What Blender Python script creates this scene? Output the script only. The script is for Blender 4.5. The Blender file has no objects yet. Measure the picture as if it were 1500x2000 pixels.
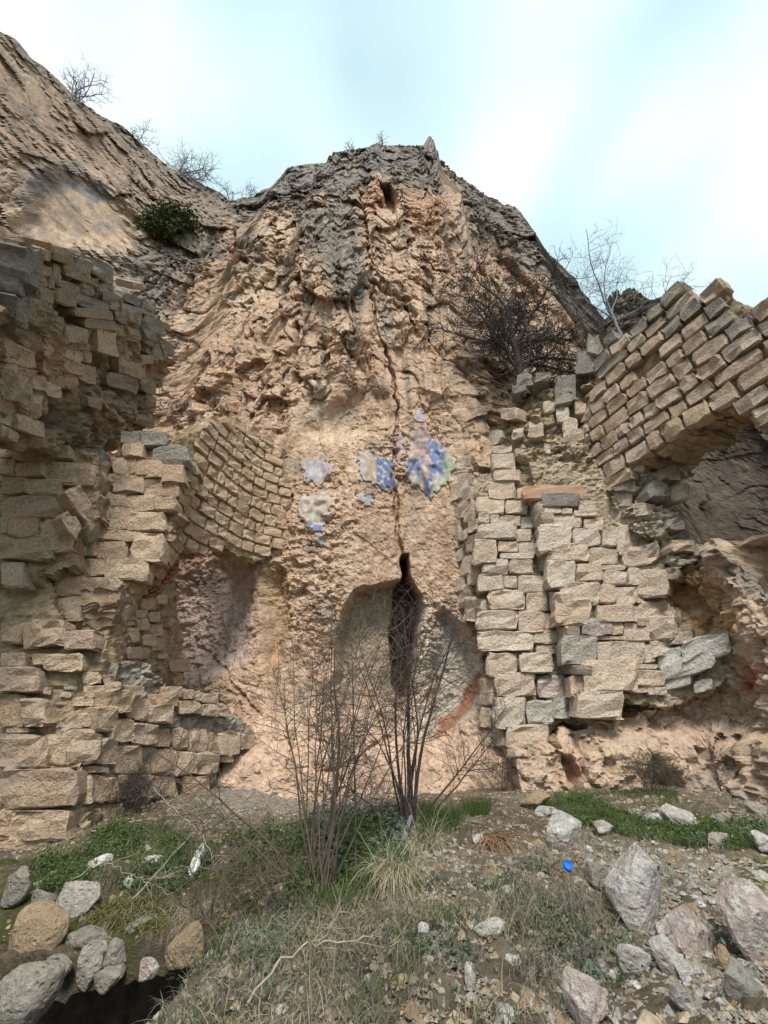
import bpy, math, random
import numpy as np
from mathutils import Vector, Matrix

random.seed(7)
rng = np.random.default_rng(7)
SC = bpy.context.scene
COL = SC.collection

# ------------------------------------------------------------------ camera, sky, sun, exposure
PITCH = math.radians(28.0)
CP, SP = math.cos(PITCH), math.sin(PITCH)
F = 750.0                                   # focal length in pixels of the 1500 x 2000 photograph
cam = bpy.data.cameras.new('camera')
cam.sensor_fit = 'HORIZONTAL'; cam.sensor_width = 36.0; cam.lens = 36.0 * F / 1500.0
cam.clip_start = 0.05; cam.clip_end = 2000.0
cam_o = bpy.data.objects.new('camera', cam); COL.objects.link(cam_o)
cam_o.location = (0, 0, 0); cam_o.rotation_euler = (math.radians(90) + PITCH, 0, 0)
SC.camera = cam_o

SUN_EL, SUN_AZ = math.radians(51), math.radians(180)     # azimuth clockwise from +Y (behind the camera, to the left)
world = bpy.data.worlds.new('World'); SC.world = world; world.use_nodes = True
nt = world.node_tree; nt.nodes.clear()
def wn(t, **k):
    n = nt.nodes.new(t)
    for a, b in k.items(): setattr(n, a, b)
    return n
out = wn('ShaderNodeOutputWorld'); mixs = wn('ShaderNodeMixShader')
sky = wn('ShaderNodeTexSky'); sky.sky_type = 'NISHITA'; sky.sun_disc = False
sky.sun_elevation = SUN_EL; sky.sun_rotation = SUN_AZ; sky.air_density = 1.3; sky.dust_density = 1.5
bg1 = wn('ShaderNodeBackground'); bg1.inputs[1].default_value = 0.15
bg2 = wn('ShaderNodeBackground'); bg2.inputs[0].default_value = (0.79, 0.975, 1.0, 1); bg2.inputs[1].default_value = 0.76
tc = wn('ShaderNodeTexCoord'); mp = wn('ShaderNodeMapping'); mp.inputs['Scale'].default_value = (1.5, 1.5, 2.2)
mp.inputs['Location'].default_value = (6.6, 1.7, 3.3)
cn = wn('ShaderNodeTexNoise'); cn.inputs['Scale'].default_value = 1.15; cn.inputs['Detail'].default_value = 2.5; cn.inputs['Roughness'].default_value = 0.45
cn.inputs['Distortion'].default_value = 0.25
cr = wn('ShaderNodeValToRGB')                         # thin blue-green veil, pale veil, thick white cloud
e = cr.color_ramp.elements; e[0].position = 0.44; e[0].color = (0.315, 0.445, 0.465, 1); e[1].position = 0.68; e[1].color = (0.66, 0.665, 0.665, 1)
e = e.new(0.55); e.color = (0.44, 0.57, 0.58, 1)
bg2.inputs[1].default_value = 1.0; mixs.inputs[0].default_value = 0.86
L = nt.links.new
L(tc.outputs['Generated'], mp.inputs[0]); L(mp.outputs[0], cn.inputs['Vector']); L(cn.outputs[0], cr.inputs[0]); L(cr.outputs[0], bg2.inputs[0])
L(sky.outputs[0], bg1.inputs[0]); L(mixs.outputs[0], out.inputs[0]); L(bg1.outputs[0], mixs.inputs[1]); L(bg2.outputs[0], mixs.inputs[2])

sun = bpy.data.lights.new('sun', 'SUN'); sun.energy = 2.4; sun.angle = math.radians(18); sun.color = (1.0, 0.92, 0.82)
sun_o = bpy.data.objects.new('sun', sun); COL.objects.link(sun_o)
sd = Vector((math.sin(SUN_AZ) * math.cos(SUN_EL), math.cos(SUN_AZ) * math.cos(SUN_EL), math.sin(SUN_EL)))
sun_o.rotation_euler = sd.to_track_quat('Z', 'Y').to_euler(); sun_o.location = sd * 60

vs = SC.view_settings
vs.view_transform = 'Standard'; vs.look = 'None'; vs.gamma = 1.0; vs.use_curve_mapping = False
vs.exposure = 0.94

# ------------------------------------------------------------------ measuring helpers
def ray(px, py):
    v = (1000.0 - py) / F
    return (px - 750.0) / F, CP - v * SP, SP + v * CP
def at(px, py, Y):
    """point seen at photograph pixel (px, py) that lies Y metres in front of the camera"""
    dx, dy, dz = ray(px, py); t = Y / dy
    return np.array((dx * t, Y, dz * t))
def proj(P):
    P = np.asarray(P, float)
    d = np.maximum(P[..., 1] * CP + P[..., 2] * SP, 1e-3)
    return 750 + F * P[..., 0] / d, 1000 - F * (-P[..., 1] * SP + P[..., 2] * CP) / d
def inpoly(X, Y, poly):
    X = np.asarray(X); Y = np.asarray(Y); ins = np.zeros(X.shape, bool); n = len(poly)
    for i in range(n):
        x0, y0 = poly[i]; x1, y1 = poly[(i + 1) % n]
        if y0 == y1: continue
        c = ((y0 > Y) != (y1 > Y)) & (X < (x1 - x0) * (Y - y0) / (y1 - y0) + x0)
        ins ^= c
    return ins
def dline(X, Y, pts, closed=False):
    D = np.full(X.shape, 1e9); n = len(pts)
    for i in range(n if closed else n - 1):
        ax, ay = pts[i]; bx, by = pts[(i + 1) % n]
        ux, uy = bx - ax, by - ay; l2 = ux * ux + uy * uy + 1e-9
        t = np.clip(((X - ax) * ux + (Y - ay) * uy) / l2, 0, 1)
        D = np.minimum(D, np.hypot(X - ax - t * ux, Y - ay - t * uy))
    return D
def sdpoly(X, Y, poly):
    """positive inside"""
    d = dline(X, Y, poly, True)
    return np.where(inpoly(X, Y, poly), d, -d)
def sstep(a, b, x):
    t = np.clip((x - a) / (b - a), 0, 1); return t * t * (3 - 2 * t)

PERM = np.random.default_rng(3).permutation(256); PERM = np.concatenate([PERM, PERM, PERM]).astype(np.int32)
GR = np.random.default_rng(4).normal(size=(256, 3)); GR = (GR / np.linalg.norm(GR, axis=1)[:, None]).astype(np.float32)
def perlin(x, y, z):
    x = np.asarray(x, np.float32); y = np.asarray(y, np.float32); z = np.asarray(z, np.float32)
    xi, yi, zi = np.floor(x).astype(np.int32), np.floor(y).astype(np.int32), np.floor(z).astype(np.int32)
    xf, yf, zf = x - xi, y - yi, z - zi
    u = xf * xf * xf * (xf * (xf * 6 - 15) + 10); v = yf * yf * yf * (yf * (yf * 6 - 15) + 10); w = zf * zf * zf * (zf * (zf * 6 - 15) + 10)
    def g(a, b, c):
        h = PERM[PERM[PERM[(xi + a) & 255] + ((yi + b) & 255)] + ((zi + c) & 255)]
        gg = GR[h]
        return gg[..., 0] * (xf - a) + gg[..., 1] * (yf - b) + gg[..., 2] * (zf - c)
    def lp(a, b, t): return a + (b - a) * t
    x00 = lp(g(0,0,0), g(1,0,0), u); x10 = lp(g(0,1,0), g(1,1,0), u); x01 = lp(g(0,0,1), g(1,0,1), u); x11 = lp(g(0,1,1), g(1,1,1), u)
    return lp(lp(x00, x10, v), lp(x01, x11, v), w) * 1.4
def fbm(x, y, z, o=4, g=0.5, ridge=False):
    r = 0; a = 1.0; f = 1.0
    for i in range(o):
        n = perlin(x * f + 17.3 * i, y * f + 5.1 * i, z * f + 9.7 * i)
        r = r + a * ((1 - 2 * np.abs(n)) if ridge else n); a *= g; f *= 2.03
    return r
def h2(i, j, k):
    a = (i.astype(np.int64) * 374761393 + j.astype(np.int64) * 668265263 + k * 974634777) & 0xffffffff
    a = ((a ^ (a >> 13)) * 1274126177) & 0xffffffff
    a = a ^ (a >> 16)
    return (a & 0xffff).astype(np.float32) / 65535.0
def worley(u, v, k):
    """nearest cell: F1, F2, offset to its centre and three random numbers of the cell"""
    u = np.asarray(u, np.float32); v = np.asarray(v, np.float32)
    iu, iv = np.floor(u).astype(np.int32), np.floor(v).astype(np.int32)
    F1 = np.full(u.shape, 9., np.float32); F2 = F1.copy(); cu = np.zeros_like(u); cv = np.zeros_like(u); ci = iu.copy(); cj = iv.copy()
    for a in (-1, 0, 1):
        for b in (-1, 0, 1):
            i, j = iu + a, iv + b
            x = i + h2(i, j, k) * 0.9 + 0.05; y = j + h2(i, j, k + 1) * 0.9 + 0.05
            d = np.hypot(u - x, v - y); m = d < F1
            F2 = np.where(m, F1, np.minimum(F2, d)); F1 = np.where(m, d, F1)
            cu = np.where(m, u - x, cu); cv = np.where(m, v - y, cv); ci = np.where(m, i, ci); cj = np.where(m, j, cj)
    return F1, F2, cu, cv, h2(ci, cj, k + 2), h2(ci, cj, k + 3), h2(ci, cj, k + 4)
def facets(u, v, k, tilt=0.7, groove=0.25):
    """broken-rock relief, about -1..1: every cell a tilted face of its own level"""
    F1, F2, cu, cv, r0, r1, r2 = worley(u, v, k)
    h = (r0 * 2 - 1) * 0.6 + tilt * ((r1 * 2 - 1) * cu + (r2 * 2 - 1) * cv)
    return h - groove * (1 - sstep(0.0, 0.12, F2 - F1)), r0, r1

# ------------------------------------------------------------------ object helpers
def mk(name, verts, faces, mat=None, parent=None, smooth=False, tint=None, loc=None):
    verts = np.asarray(verts, np.float32); m = bpy.data.meshes.new(name)
    if isinstance(faces, np.ndarray):
        n, k = faces.shape
        m.vertices.add(len(verts)); m.vertices.foreach_set('co', verts.ravel())
        m.loops.add(n * k); m.polygons.add(n)
        m.loops.foreach_set('vertex_index', faces.astype(np.int32).ravel())
        m.polygons.foreach_set('loop_start', np.arange(0, n * k, k, dtype=np.int32))
        m.update(calc_edges=True)
    else:
        m.from_pydata(verts.tolist(), [], faces); m.update()
    m.polygons.foreach_set('use_smooth', np.full(len(m.polygons), smooth))
    if tint is not None:
        ca = m.color_attributes.new('tint', 'FLOAT_COLOR', 'POINT')
        c = np.ones((len(verts), 4), np.float32); c[:, :3] = tint; ca.data.foreach_set('color', c.ravel())
    if mat: m.materials.append(mat)
    return link(name, m, parent, loc)
def link(name, data, parent=None, loc=None):
    o = bpy.data.objects.new(name, data); COL.objects.link(o)
    if parent is not None: o.parent = parent
    if loc is not None: o.location = loc
    return o
def tag(o, label=None, cat=None, group=None, kind=None):
    if label: o['label'] = label
    if cat: o['category'] = cat
    if group: o['group'] = group
    if kind: o['kind'] = kind
    return o
def thing(name, label, cat, loc=(0, 0, 0), group=None):
    return tag(link(name, None, None, loc), label, cat, group, 'thing' if cat == 'wall' else None)

def gridfaces(nu, nv):
    i = np.arange(nu - 1)[:, None]; j = np.arange(nv - 1)[None, :]; a = i * nv + j
    return np.stack([a, a + nv, a + nv + 1, a + 1], -1).reshape(-1, 4)

# ------------------------------------------------------------------ materials
def base_mat(name, rough=0.9, spec=0.25):
    m = bpy.data.materials.new(name); m.use_nodes = True
    b = m.node_tree.nodes['Principled BSDF']; b.inputs['Roughness'].default_value = rough
    b.inputs['Specular IOR Level'].default_value = spec
    return m, m.node_tree, b
def N(t, typ, **k):
    n = t.nodes.new(typ)
    for a, v in k.items():
        if a in n.inputs: n.inputs[a].default_value = v
        else: setattr(n, a, v)
    return n
def noise(t, co, scale, detail=4, rough=0.6):
    n = N(t, 'ShaderNodeTexNoise', Scale=scale, Detail=detail, Roughness=rough); t.links.new(co, n.inputs['Vector']); return n.outputs[0]
def mrange(t, v, a, b, c, d):
    n = N(t, 'ShaderNodeMapRange'); n.inputs[1].default_value, n.inputs[2].default_value, n.inputs[3].default_value, n.inputs[4].default_value = a, b, c, d
    t.links.new(v, n.inputs[0]); return n.outputs[0]
def mix(t, f, a, b, mode='MIX'):
    n = N(t, 'ShaderNodeMix', data_type='RGBA', blend_type=mode)
    for s, v in ((0, f), (6, a), (7, b)):
        if hasattr(v, 'links') or hasattr(v, 'is_linked'): t.links.new(v, n.inputs[s])
        else: n.inputs[s].default_value = v if s == 0 else (*v, 1)
    return n.outputs[2]
def bump(t, b, h, strength, dist):
    n = N(t, 'ShaderNodeBump', Strength=strength, Distance=dist); t.links.new(h, n.inputs['Height'])
    t.links.new(n.outputs[0], b.inputs['Normal'])

def tint_mat(name, rough=0.95, s1=9.0, s2=45.0, var=(0.72, 1.25), bs=0.8, bd=0.03):
    m, t, b = base_mat(name, rough, 0.15)
    a = N(t, 'ShaderNodeAttribute', attribute_name='tint'); co = N(t, 'ShaderNodeTexCoord').outputs['Object']
    n1 = noise(t, co, s1, 6, 0.65); n2 = noise(t, co, s2, 5, 0.7)
    f = mrange(t, n1, 0.3, 0.7, *var); g = mrange(t, n2, 0.3, 0.7, 0.8, 1.18)
    mu = N(t, 'ShaderNodeMath', operation='MULTIPLY'); t.links.new(f, mu.inputs[0]); t.links.new(g, mu.inputs[1])
    c = N(t, 'ShaderNodeVectorMath', operation='SCALE'); t.links.new(a.outputs[0], c.inputs[0]); t.links.new(mu.outputs[0], c.inputs['Scale'])
    t.links.new(c.outputs[0], b.inputs['Base Color'])
    ad = N(t, 'ShaderNodeMath', operation='ADD'); t.links.new(n1, ad.inputs[0]); t.links.new(n2, ad.inputs[1])
    bump(t, b, ad.outputs[0], bs, bd)
    return m

def stone_mat(name, cols, lichen=(0.2, 0.2, 0.19), lamt=0.4, warm=(0.42, 0.24, 0.11), white=0.0):
    """dressed limestone: each block its own tone, pitted, with weathered and iron-stained patches"""
    m, t, b = base_mat(name, 0.92, 0.2)
    oi = N(t, 'ShaderNodeObjectInfo'); geo = N(t, 'ShaderNodeNewGeometry').outputs['Position']
    ramp = N(t, 'ShaderNodeValToRGB'); ramp.color_ramp.interpolation = 'LINEAR'
    el = ramp.color_ramp.elements
    while len(el) < len(cols): el.new(0.5)
    for i, c in enumerate(cols): el[i].position = i / (len(cols) - 1); el[i].color = (*c, 1)
    t.links.new(oi.outputs['Random'], ramp.inputs[0])
    n1 = noise(t, geo, 3.1, 6, 0.65); n2 = noise(t, geo, 22, 6, 0.7); n3 = noise(t, geo, 7.0, 5, 0.6); n4 = noise(t, geo, 80, 3, 0.7)
    c = mix(t, mrange(t, n1, 0.50, 0.68, 0, lamt), ramp.outputs[0], lichen)
    c = mix(t, mrange(t, n3, 0.54, 0.72, 0, 0.5), c, warm)
    c = mix(t, mrange(t, noise(t, geo, 1.3, 7, 0.7), 0.55, 0.72, 0, 0.5), c, tuple(x * 0.55 for x in warm[:1]) + (warm[1] * 0.62, warm[2] * 0.75))
    if white:
        n5 = noise(t, geo, 11, 7, 0.75); n6 = noise(t, geo, 5.5, 6, 0.7)
        c = mix(t, mrange(t, n6, 0.53, 0.60, 0, 0.75), c, (.15, .135, .12)); c = mix(t, mrange(t, n5, 0.52, 0.58, 0, white), c, (.58, .575, .56))
    c = mix(t, 1.0, c, mrange(t, n2, 0.28, 0.72, 0.66, 1.28), 'MULTIPLY')
    c = mix(t, 1.0, c, mrange(t, n4, 0.3, 0.7, 0.86, 1.12), 'MULTIPLY')
    t.links.new(c, b.inputs['Base Color'])
    vo = N(t, 'ShaderNodeTexVoronoi', Scale=26.0); t.links.new(geo, vo.inputs['Vector'])
    ad = N(t, 'ShaderNodeMath', operation='ADD'); t.links.new(n2, ad.inputs[0])
    pit = mrange(t, vo.outputs['Distance'], 0.0, 0.35, -0.35, 0.0); t.links.new(pit, ad.inputs[1])
    a2 = N(t, 'ShaderNodeMath', operation='ADD'); t.links.new(ad.outputs[0], a2.inputs[0]); t.links.new(n3, a2.inputs[1])
    bump(t, b, a2.outputs[0], 1.0, 0.05)
    return m
def plain_mat(name, c1, c2, scale=12, rough=0.85, bs=0.4, obj_rand=0.0, trans=0.0):
    m, t, b = base_mat(name, rough, 0.2)
    geo = N(t, 'ShaderNodeNewGeometry').outputs['Position']; n1 = noise(t, geo, scale, 4, 0.6)
    c = mix(t, mrange(t, n1, 0.35, 0.65, 0, 1), c1, c2)
    t.links.new(c, b.inputs['Base Color']); bump(t, b, n1, bs, 0.01)
    return m

M = {}
M['rock'] = tint_mat('weathered limestone', var=(.74, 1.34), bs=0.7, bd=0.045)
M['soil'] = tint_mat('soil', 1.0, 14, 70, (0.6, 1.35), 1.0, 0.03)
M['core'] = tint_mat('rubble and lime mortar', 0.95, 7, 50, (0.65, 1.3), 0.9, 0.04)
M['plaster'] = tint_mat('painted plaster', 0.8, 12, 60, (0.8, 1.2), 0.3, 0.01)
M['st_left'] = stone_mat('tan limestone block', [(.46,.33,.225), (.55,.43,.32), (.49,.345,.235), (.42,.31,.23), (.56,.45,.35), (.51,.37,.255)], (.26,.245,.22), .35, (.46,.295,.185))
M['st_curve'] = stone_mat('ochre limestone block', [(.53,.39,.27), (.56,.44,.325), (.50,.355,.245), (.54,.405,.29)], lamt=0.15)
M['st_right'] = stone_mat('cream limestone block', [(.55,.445,.355), (.59,.51,.43), (.53,.405,.31), (.51,.445,.38), (.57,.46,.36)], (.42,.40,.36), 0.4)
M['st_arch'] = stone_mat('pinkish limestone block', [(.52,.40,.31), (.56,.46,.375), (.48,.36,.27), (.53,.41,.30)], (.27,.25,.23), 0.5)
M['st_dark'] = stone_mat('dark weathered stone', [(.34,.265,.19), (.41,.31,.215), (.29,.25,.20), (.43,.32,.215)], (.17,.165,.155), 0.5)
M['st_pale'] = stone_mat('pale grey stone', [(.42,.39,.35), (.46,.43,.39), (.40,.36,.32)], (.30,.29,.27), 0.5, (.44,.34,.25))
M['slab'] = stone_mat('white weathered slab', [(.55,.52,.49), (.60,.57,.53)], (.40,.38,.35), 0.5, (.52,.42,.32))
M['st_gray'] = stone_mat('grey weathered stone', [(.30,.275,.24), (.25,.235,.21), (.35,.315,.27)], (.17,.165,.155), 0.5, (.35,.26,.175))
M['brick'] = stone_mat('red brick', [(.27,.10,.06), (.32,.13,.08)], lamt=0.1, warm=(.3,.16,.1))
M['boulder'] = stone_mat('grey white limestone boulder', [(.46,.43,.40), (.52,.49,.465), (.43,.385,.35)], (.24,.22,.20), 0.6, (.38,.29,.23), 0.85)
M['boulder_pink'] = stone_mat('pinkish limestone boulder', [(.45,.36,.32), (.48,.40,.37)], (.30,.25,.22), 0.6, (.42,.27,.22), 0.6)
M['boulder_white'] = stone_mat('chalk white stone', [(.66,.64,.61), (.72,.70,.68)], (.45,.43,.4), 0.3, (.5,.45,.4))
M['boulder_tan'] = stone_mat('tan rounded boulder', [(.33,.25,.165), (.36,.27,.18)], (.2,.18,.16), 0.5, (.34,.2,.1))
M['twig'] = plain_mat('brown bark', (.075,.058,.045), (.13,.105,.08), 30)
M['twig_dark'] = plain_mat('dark bark', (.035,.03,.028), (.065,.055,.05), 25)
M['twig_pale'] = plain_mat('hazed grey bark', (.13,.14,.16), (.19,.20,.23), 20)  # bluish paleness of haze and sky glow put into the bark colour
M['twig_straw'] = plain_mat('bleached dead wood', (.22,.185,.145), (.33,.285,.23), 20)
M['root'] = plain_mat('rust brown root', (.20,.12,.07), (.28,.18,.10), 30)
M['straw'] = plain_mat('dry straw', (.24,.195,.125), (.36,.31,.22), 3)
M['straw_grey'] = plain_mat('grey dead grass', (.15,.135,.11), (.25,.225,.185), 3)
M['straw_light'] = plain_mat('pale tussock straw', (.36,.32,.21), (.48,.43,.30), 3)
M['grass'] = plain_mat('green grass blade', (.045,.085,.022), (.085,.125,.035), 4)
M['leaf'] = plain_mat('green herb leaf', (.035,.068,.02), (.075,.115,.035), 6)
M['leaf_dark'] = plain_mat('dark evergreen leaf', (.035,.05,.018), (.07,.085,.03), 3)
M['leaf_blue'] = plain_mat('blue green leaf', (.075,.105,.075), (.12,.15,.115), 6)
M['moss'] = plain_mat('moss', (.055,.07,.012), (.10,.11,.02), 25)
M['litter'] = plain_mat('dead leaf', (.22,.17,.115), (.36,.30,.225), 40)
M['litter_brown'] = plain_mat('brown dead leaf', (.14,.10,.065), (.24,.17,.11), 40)
M['pebble'] = stone_mat('pebble', [(.34,.31,.27), (.42,.39,.36)], (.25,.22,.19), 0.4, (.3,.24,.18))
M['blue'] = plain_mat('blue plastic', (.01,.13,.62), (.012,.15,.68), 10, 0.35, 0.0)
M['rag'] = plain_mat('white plastic film', (.70,.70,.70), (.78,.78,.77), 8, 0.5, 0.2)
M['strip'] = stone_mat('bluish lichened post', [(.36,.40,.44), (.40,.44,.48)], (.15,.19,.15), 0.7, (.2,.22,.18))

# ================================================================== THE CLIFF
def catmull(pts, n=40):
    P = np.array([pts[0]] + list(pts) + [pts[-1]], float); o = []
    for i in range(1, len(P) - 2):
        t = np.linspace(0, 1, n, endpoint=False)[:, None]
        a, b, c, d = P[i - 1], P[i], P[i + 1], P[i + 2]
        o.append(0.5 * (2 * b + (c - a) * t + (2 * a - 5 * b + 4 * c - d) * t * t + (3 * b - a - 3 * c + d) * t ** 3))
    return np.concatenate(o + [P[-2][None]])
PLAN = catmull([(-15.2, -2), (-14.8, 1.2), (-13.6, 4.2), (-11.6, 7.2), (-8.8, 9.4), (-5.6, 9.3), (-3.3, 8.55), (-1, 8.45), (1, 8.45), (2.6, 8.3),
                (4.6, 9.5), (6.6, 10.8), (8.6, 11.3), (10.8, 10.4), (12.2, 7.6), (13.0, 4.2), (13.2, 1.5)])
seg = np.hypot(*np.diff(PLAN, axis=0).T); PS = np.concatenate([[0], np.cumsum(seg)])
# sample the plan more closely where the photograph shows it closest
dens = np.where((PLAN[:, 0] > -6.5) & (PLAN[:, 0] < 5.5), 2.6, 1.0); dens[(PLAN[:, 1] < 3.2)] = 0.35
cd = np.concatenate([[0], np.cumsum(seg * 0.5 * (dens[1:] + dens[:-1]))])
NU, NV = 900, 680
su = np.interp(np.linspace(0, cd[-1], NU), cd, PS)
bx, by = np.interp(su, PS, PLAN[:, 0]), np.interp(su, PS, PLAN[:, 1])
tx, ty = np.gradient(bx, su), np.gradient(by, su)
for _ in range(30):
    tx[1:-1] = (tx[:-2] + tx[1:-1] * 2 + tx[2:]) / 4; ty[1:-1] = (ty[:-2] + ty[1:-1] * 2 + ty[2:]) / 4
ln = np.hypot(tx, ty); nx, ny = ty / ln, -tx / ln                      # outward, towards the court
SIL = np.array([(-900, -400), (-300, -150), (0, 62), (30, 75), (60, 112), (100, 142), (150, 192), (200, 228), (240, 246), (290, 292), (330, 326), (380, 352),
    (430, 376), (450, 392), (500, 381), (545, 355), (556, 328), (600, 320), (640, 318), (652, 298), (700, 290), (740, 284), (832, 284), (838, 268), (885, 270),
    (905, 308), (960, 332), (1000, 358), (1018, 402), (1035, 442), (1050, 478), (1080, 502), (1110, 532), (1140, 572), (1172, 612), (1192, 650), (1250, 700), (1400, 740),
    (1500, 760), (1800, 800), (3000, 900)], float)
def lean(z):
    return -1.15 * (1 - sstep(-1.3, 0.35, z)) + 0.035 * np.maximum(z - 5, 0) + 0.10 * np.maximum(z - 17, 0)
zt = np.empty(NU); zs = np.arange(2, 34, 0.05)
for i in range(NU):
    k = -lean(zs)
    P = np.stack([bx[i] + nx[i] * k, by[i] + ny[i] * k, zs], -1); px, py = proj(P)
    ok = (P[:, 1] * CP + P[:, 2] * SP) > 0.5
    hit = np.where(ok & (py < np.interp(px, SIL[:, 0], SIL[:, 1])))[0]
    zt[i] = zs[hit[0]] if len(hit) else 24.0
zt = np.clip(zt, 4, 29)
zt[bx < -14] = 20
vv = np.linspace(0, 1, NV)
rho = np.maximum(by, 5.0)
w0 = np.tan(np.arctan2(-1.9, rho) - PITCH); w1 = np.tan(np.arctan2(zt, rho) - PITCH)
Z = rho[:, None] * np.tan(np.arctan(w0[:, None] + (w1 - w0)[:, None] * vv[None, :]) + PITCH)
S = np.repeat(su[:, None], NV, 1)
off = -lean(Z)
X = bx[:, None] + nx[:, None] * off; Y = by[:, None] + ny[:, None] * off
PX, PY = proj(np.stack([X, Y, Z], -1))
# --- relief
wz = 0.5 * perlin(S * 0.5, Z * 0.5, Z * 0 + 3.3); ws = 0.5 * perlin(S * 0.45 + 20, Z * 0.3, Z * 0 + 1.7)
Sw, Zw = S + ws, Z + wz
left = sstep(-7.5, -10.0, bx)[:, None] * np.ones_like(Z)                # the left hand cliff: beds dip to the right
dipS = S + 0.75 * Z * left
big = 0.55 * fbm(Sw * 0.22, Zw * 0.16, 0 * Z + 2, 3)
f1, a1, b1 = facets(Sw * 0.55, Zw * 0.30, 11, 1.1, 0.0)
f2, a2, b2 = facets(dipS * 1.5 + 0.3 * Zw + 0.4 * perlin(S * 1.3, Z * 1.3, 0 * Z + 31), Zw * 1.0 + 0.4 * perlin(S * 1.1, Z * 1.6, 0 * Z + 33), 21, 1.2, 0.05)
f3, a3, b3 = facets(dipS * 3.3 + 0.5 * perlin(S * 2, Z * 2, 0 * Z), Zw * 3.6 + 0.6 * S + 0.5 * perlin(S * 2.4, Z * 2.4, 0 * Z + 35), 31, 1.3, 0.03)
f4, a4, b4 = facets(S * 8 + 0.7 * perlin(S * 5, Z * 5, 0 * Z + 4), Z * 9 + 0.6 * perlin(S * 4, Z * 4, 0 * Z + 14), 41, 1.3, 0.0)
def flakes(fr, k, amp):
    # plates that jut out and are undercut along their lower edge
    u = S * fr * 0.45 + 0.8 * perlin(S * fr * 0.5, Z * fr * 0.5, 0 * Z + k); ph = (Z + 0.45 * dipS * left) * fr + 1.2 * perlin(u, Z * fr * 0.5, 0 * Z + k + 2) + 0.25 * np.floor(u * 2)
    q = ph - np.floor(ph); r = h2(np.floor(ph).astype(np.int64), np.floor(u).astype(np.int64), k)
    return amp * (1 - q) * sstep(0.04, 0.0, -q + 0.04) * (0.15 + r) * sstep(-0.25, 0.35, perlin(S * fr * 0.35, Z * fr * 0.3, 0 * Z + k + 5))
fl = flakes(0.75, 51, 0.45) + flakes(1.9, 52, 0.20) + flakes(4.4, 53, 0.085)
rg = fbm(S * 1.1, Z * 0.75, 0 * Z + 7, 4, 0.55, True)
fine = fbm(S * 7, Z * 7, 0 * Z + 5, 3, 0.6)
mid_ = sstep(520, 580, PX) * sstep(930, 880, PX)
smooth_low = np.maximum(sstep(860, 1100, PY), sstep(760, 860, PY) * mid_ * 0.85) * (1 - left)                         # the carved lower face is evener
cap = sdpoly(PX, PY, [(280, 520), (330, 470), (440, 425), (560, 452), (690, 430), (735, 395), (800, 415), (850, 405), (905, 450), (915, 540), (985, 590), (1075, 640),
                      (1200, 720), (1300, 600), (1100, 100), (300, 100), (250, 300)])
capn = sstep(-25, 30, cap + 30 * perlin(S * 0.9, Z * 0.9, 0 * Z + 8))
fw = worley(Sw * 0.9 + 0.35 * perlin(S * 0.8, Z * 0.8, 0 * Z + 61), Zw * 0.20 + 0.2 * S * left, 71)
fis = (1 - sstep(0.0, 0.10, fw[1] - fw[0])) * sstep(0.0, 0.35, perlin(S * 0.5, Z * 0.3, 0 * Z + 63) + 0.15)
f6, _a, _b = facets(dipS * 2.2 + 0.5 * perlin(S * 1.6, Z * 1.6, 0 * Z + 65), Zw * 2.1 + 0.5 * perlin(S * 1.8, Z * 1.8, 0 * Z + 67), 81, 1.5, 0.03)
H = big * (1 - 0.6 * smooth_low) + (0.38 * f1 + 0.27 * f2) * (1 - 0.97 * smooth_low) + (0.15 * f6 - 0.16 * fis) * (1 - 0.97 * smooth_low) + 0.10 * f3 * (1 - 0.75 * smooth_low) + 0.034 * f4 * (1 - 0.6 * smooth_low) + 0.10 * (rg - 0.6) * (1 - 0.5 * smooth_low) + 0.018 * fine + 0.55 * fl * (1 - 0.9 * smooth_low)
H += smooth_low * (0.055 * fbm(S * 5.5, Z * 6.5, 0 * Z + 41, 4, 0.68) + 0.03 * facets(S * 5 + 0.6 * perlin(S * 4, Z * 4, 0 * Z + 45), Z * 7 + 0.6 * perlin(S * 4, Z * 4, 0 * Z + 47), 95, 1.3, 0.0)[0] + 0.08 * fbm(S * 1.3, Z * 1.1, 0 * Z + 43, 3))
HB = big * (1 - 0.6 * smooth_low) + (0.30 * f1 - 0.10 * fis + 0.11 * f2) * (1 - 0.97 * smooth_low)
hi = (1 - 0.25 * sstep(2.0, 11, Z)) * (1 - 0.6 * sstep(7.5, 9, X) * sstep(11, 8, Z))                                        # the weathered upper face is evener
dm = 0.45 + 0.85 * sstep(-0.35, 0.35, perlin(Sw * 0.55, Zw * 0.4, 0 * Z + 71))   # shattered zones beside sounder ones
H = HB + (H - HB) * hi * dm * (1 - 0.15 * left)
H += 0.30 * sstep(-6, 30, cap) * (1 - left)
def recess(poly, depth, w0=0, w1=14, rough=0.0):
    global H
    x0, y0 = np.min(poly, 0) - 40; x1, y1 = np.max(poly, 0) + 40
    m = (PX > x0) & (PX < x1) & (PY > y0) & (PY < y1)
    d = sdpoly(PX[m], PY[m], poly) + 7 * perlin(S[m] * 3, Z[m] * 3, 0 * Z[m] + 2)
    k = sstep(w0, w1, d); H[m] = H[m] * (1 - (1 - rough) * k) - depth * k
def crack(pts, depth, w, side=0.0):
    global H
    p = np.array(pts, float); m = (PX > p[:, 0].min() - 60) & (PX < p[:, 0].max() + 60) & (PY > p[:, 1].min() - 30) & (PY < p[:, 1].max() + 30)
    xx = PX[m] + 9 * perlin(S[m] * 2.2, Z[m] * 2.2, 0 * Z[m] + 6) + 3 * facets(S[m] * 4, Z[m] * 4, 91)[0]
    d = dline(xx, PY[m], pts)
    H[m] -= depth * (1 - sstep(0.25 * w, w, d))
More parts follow.
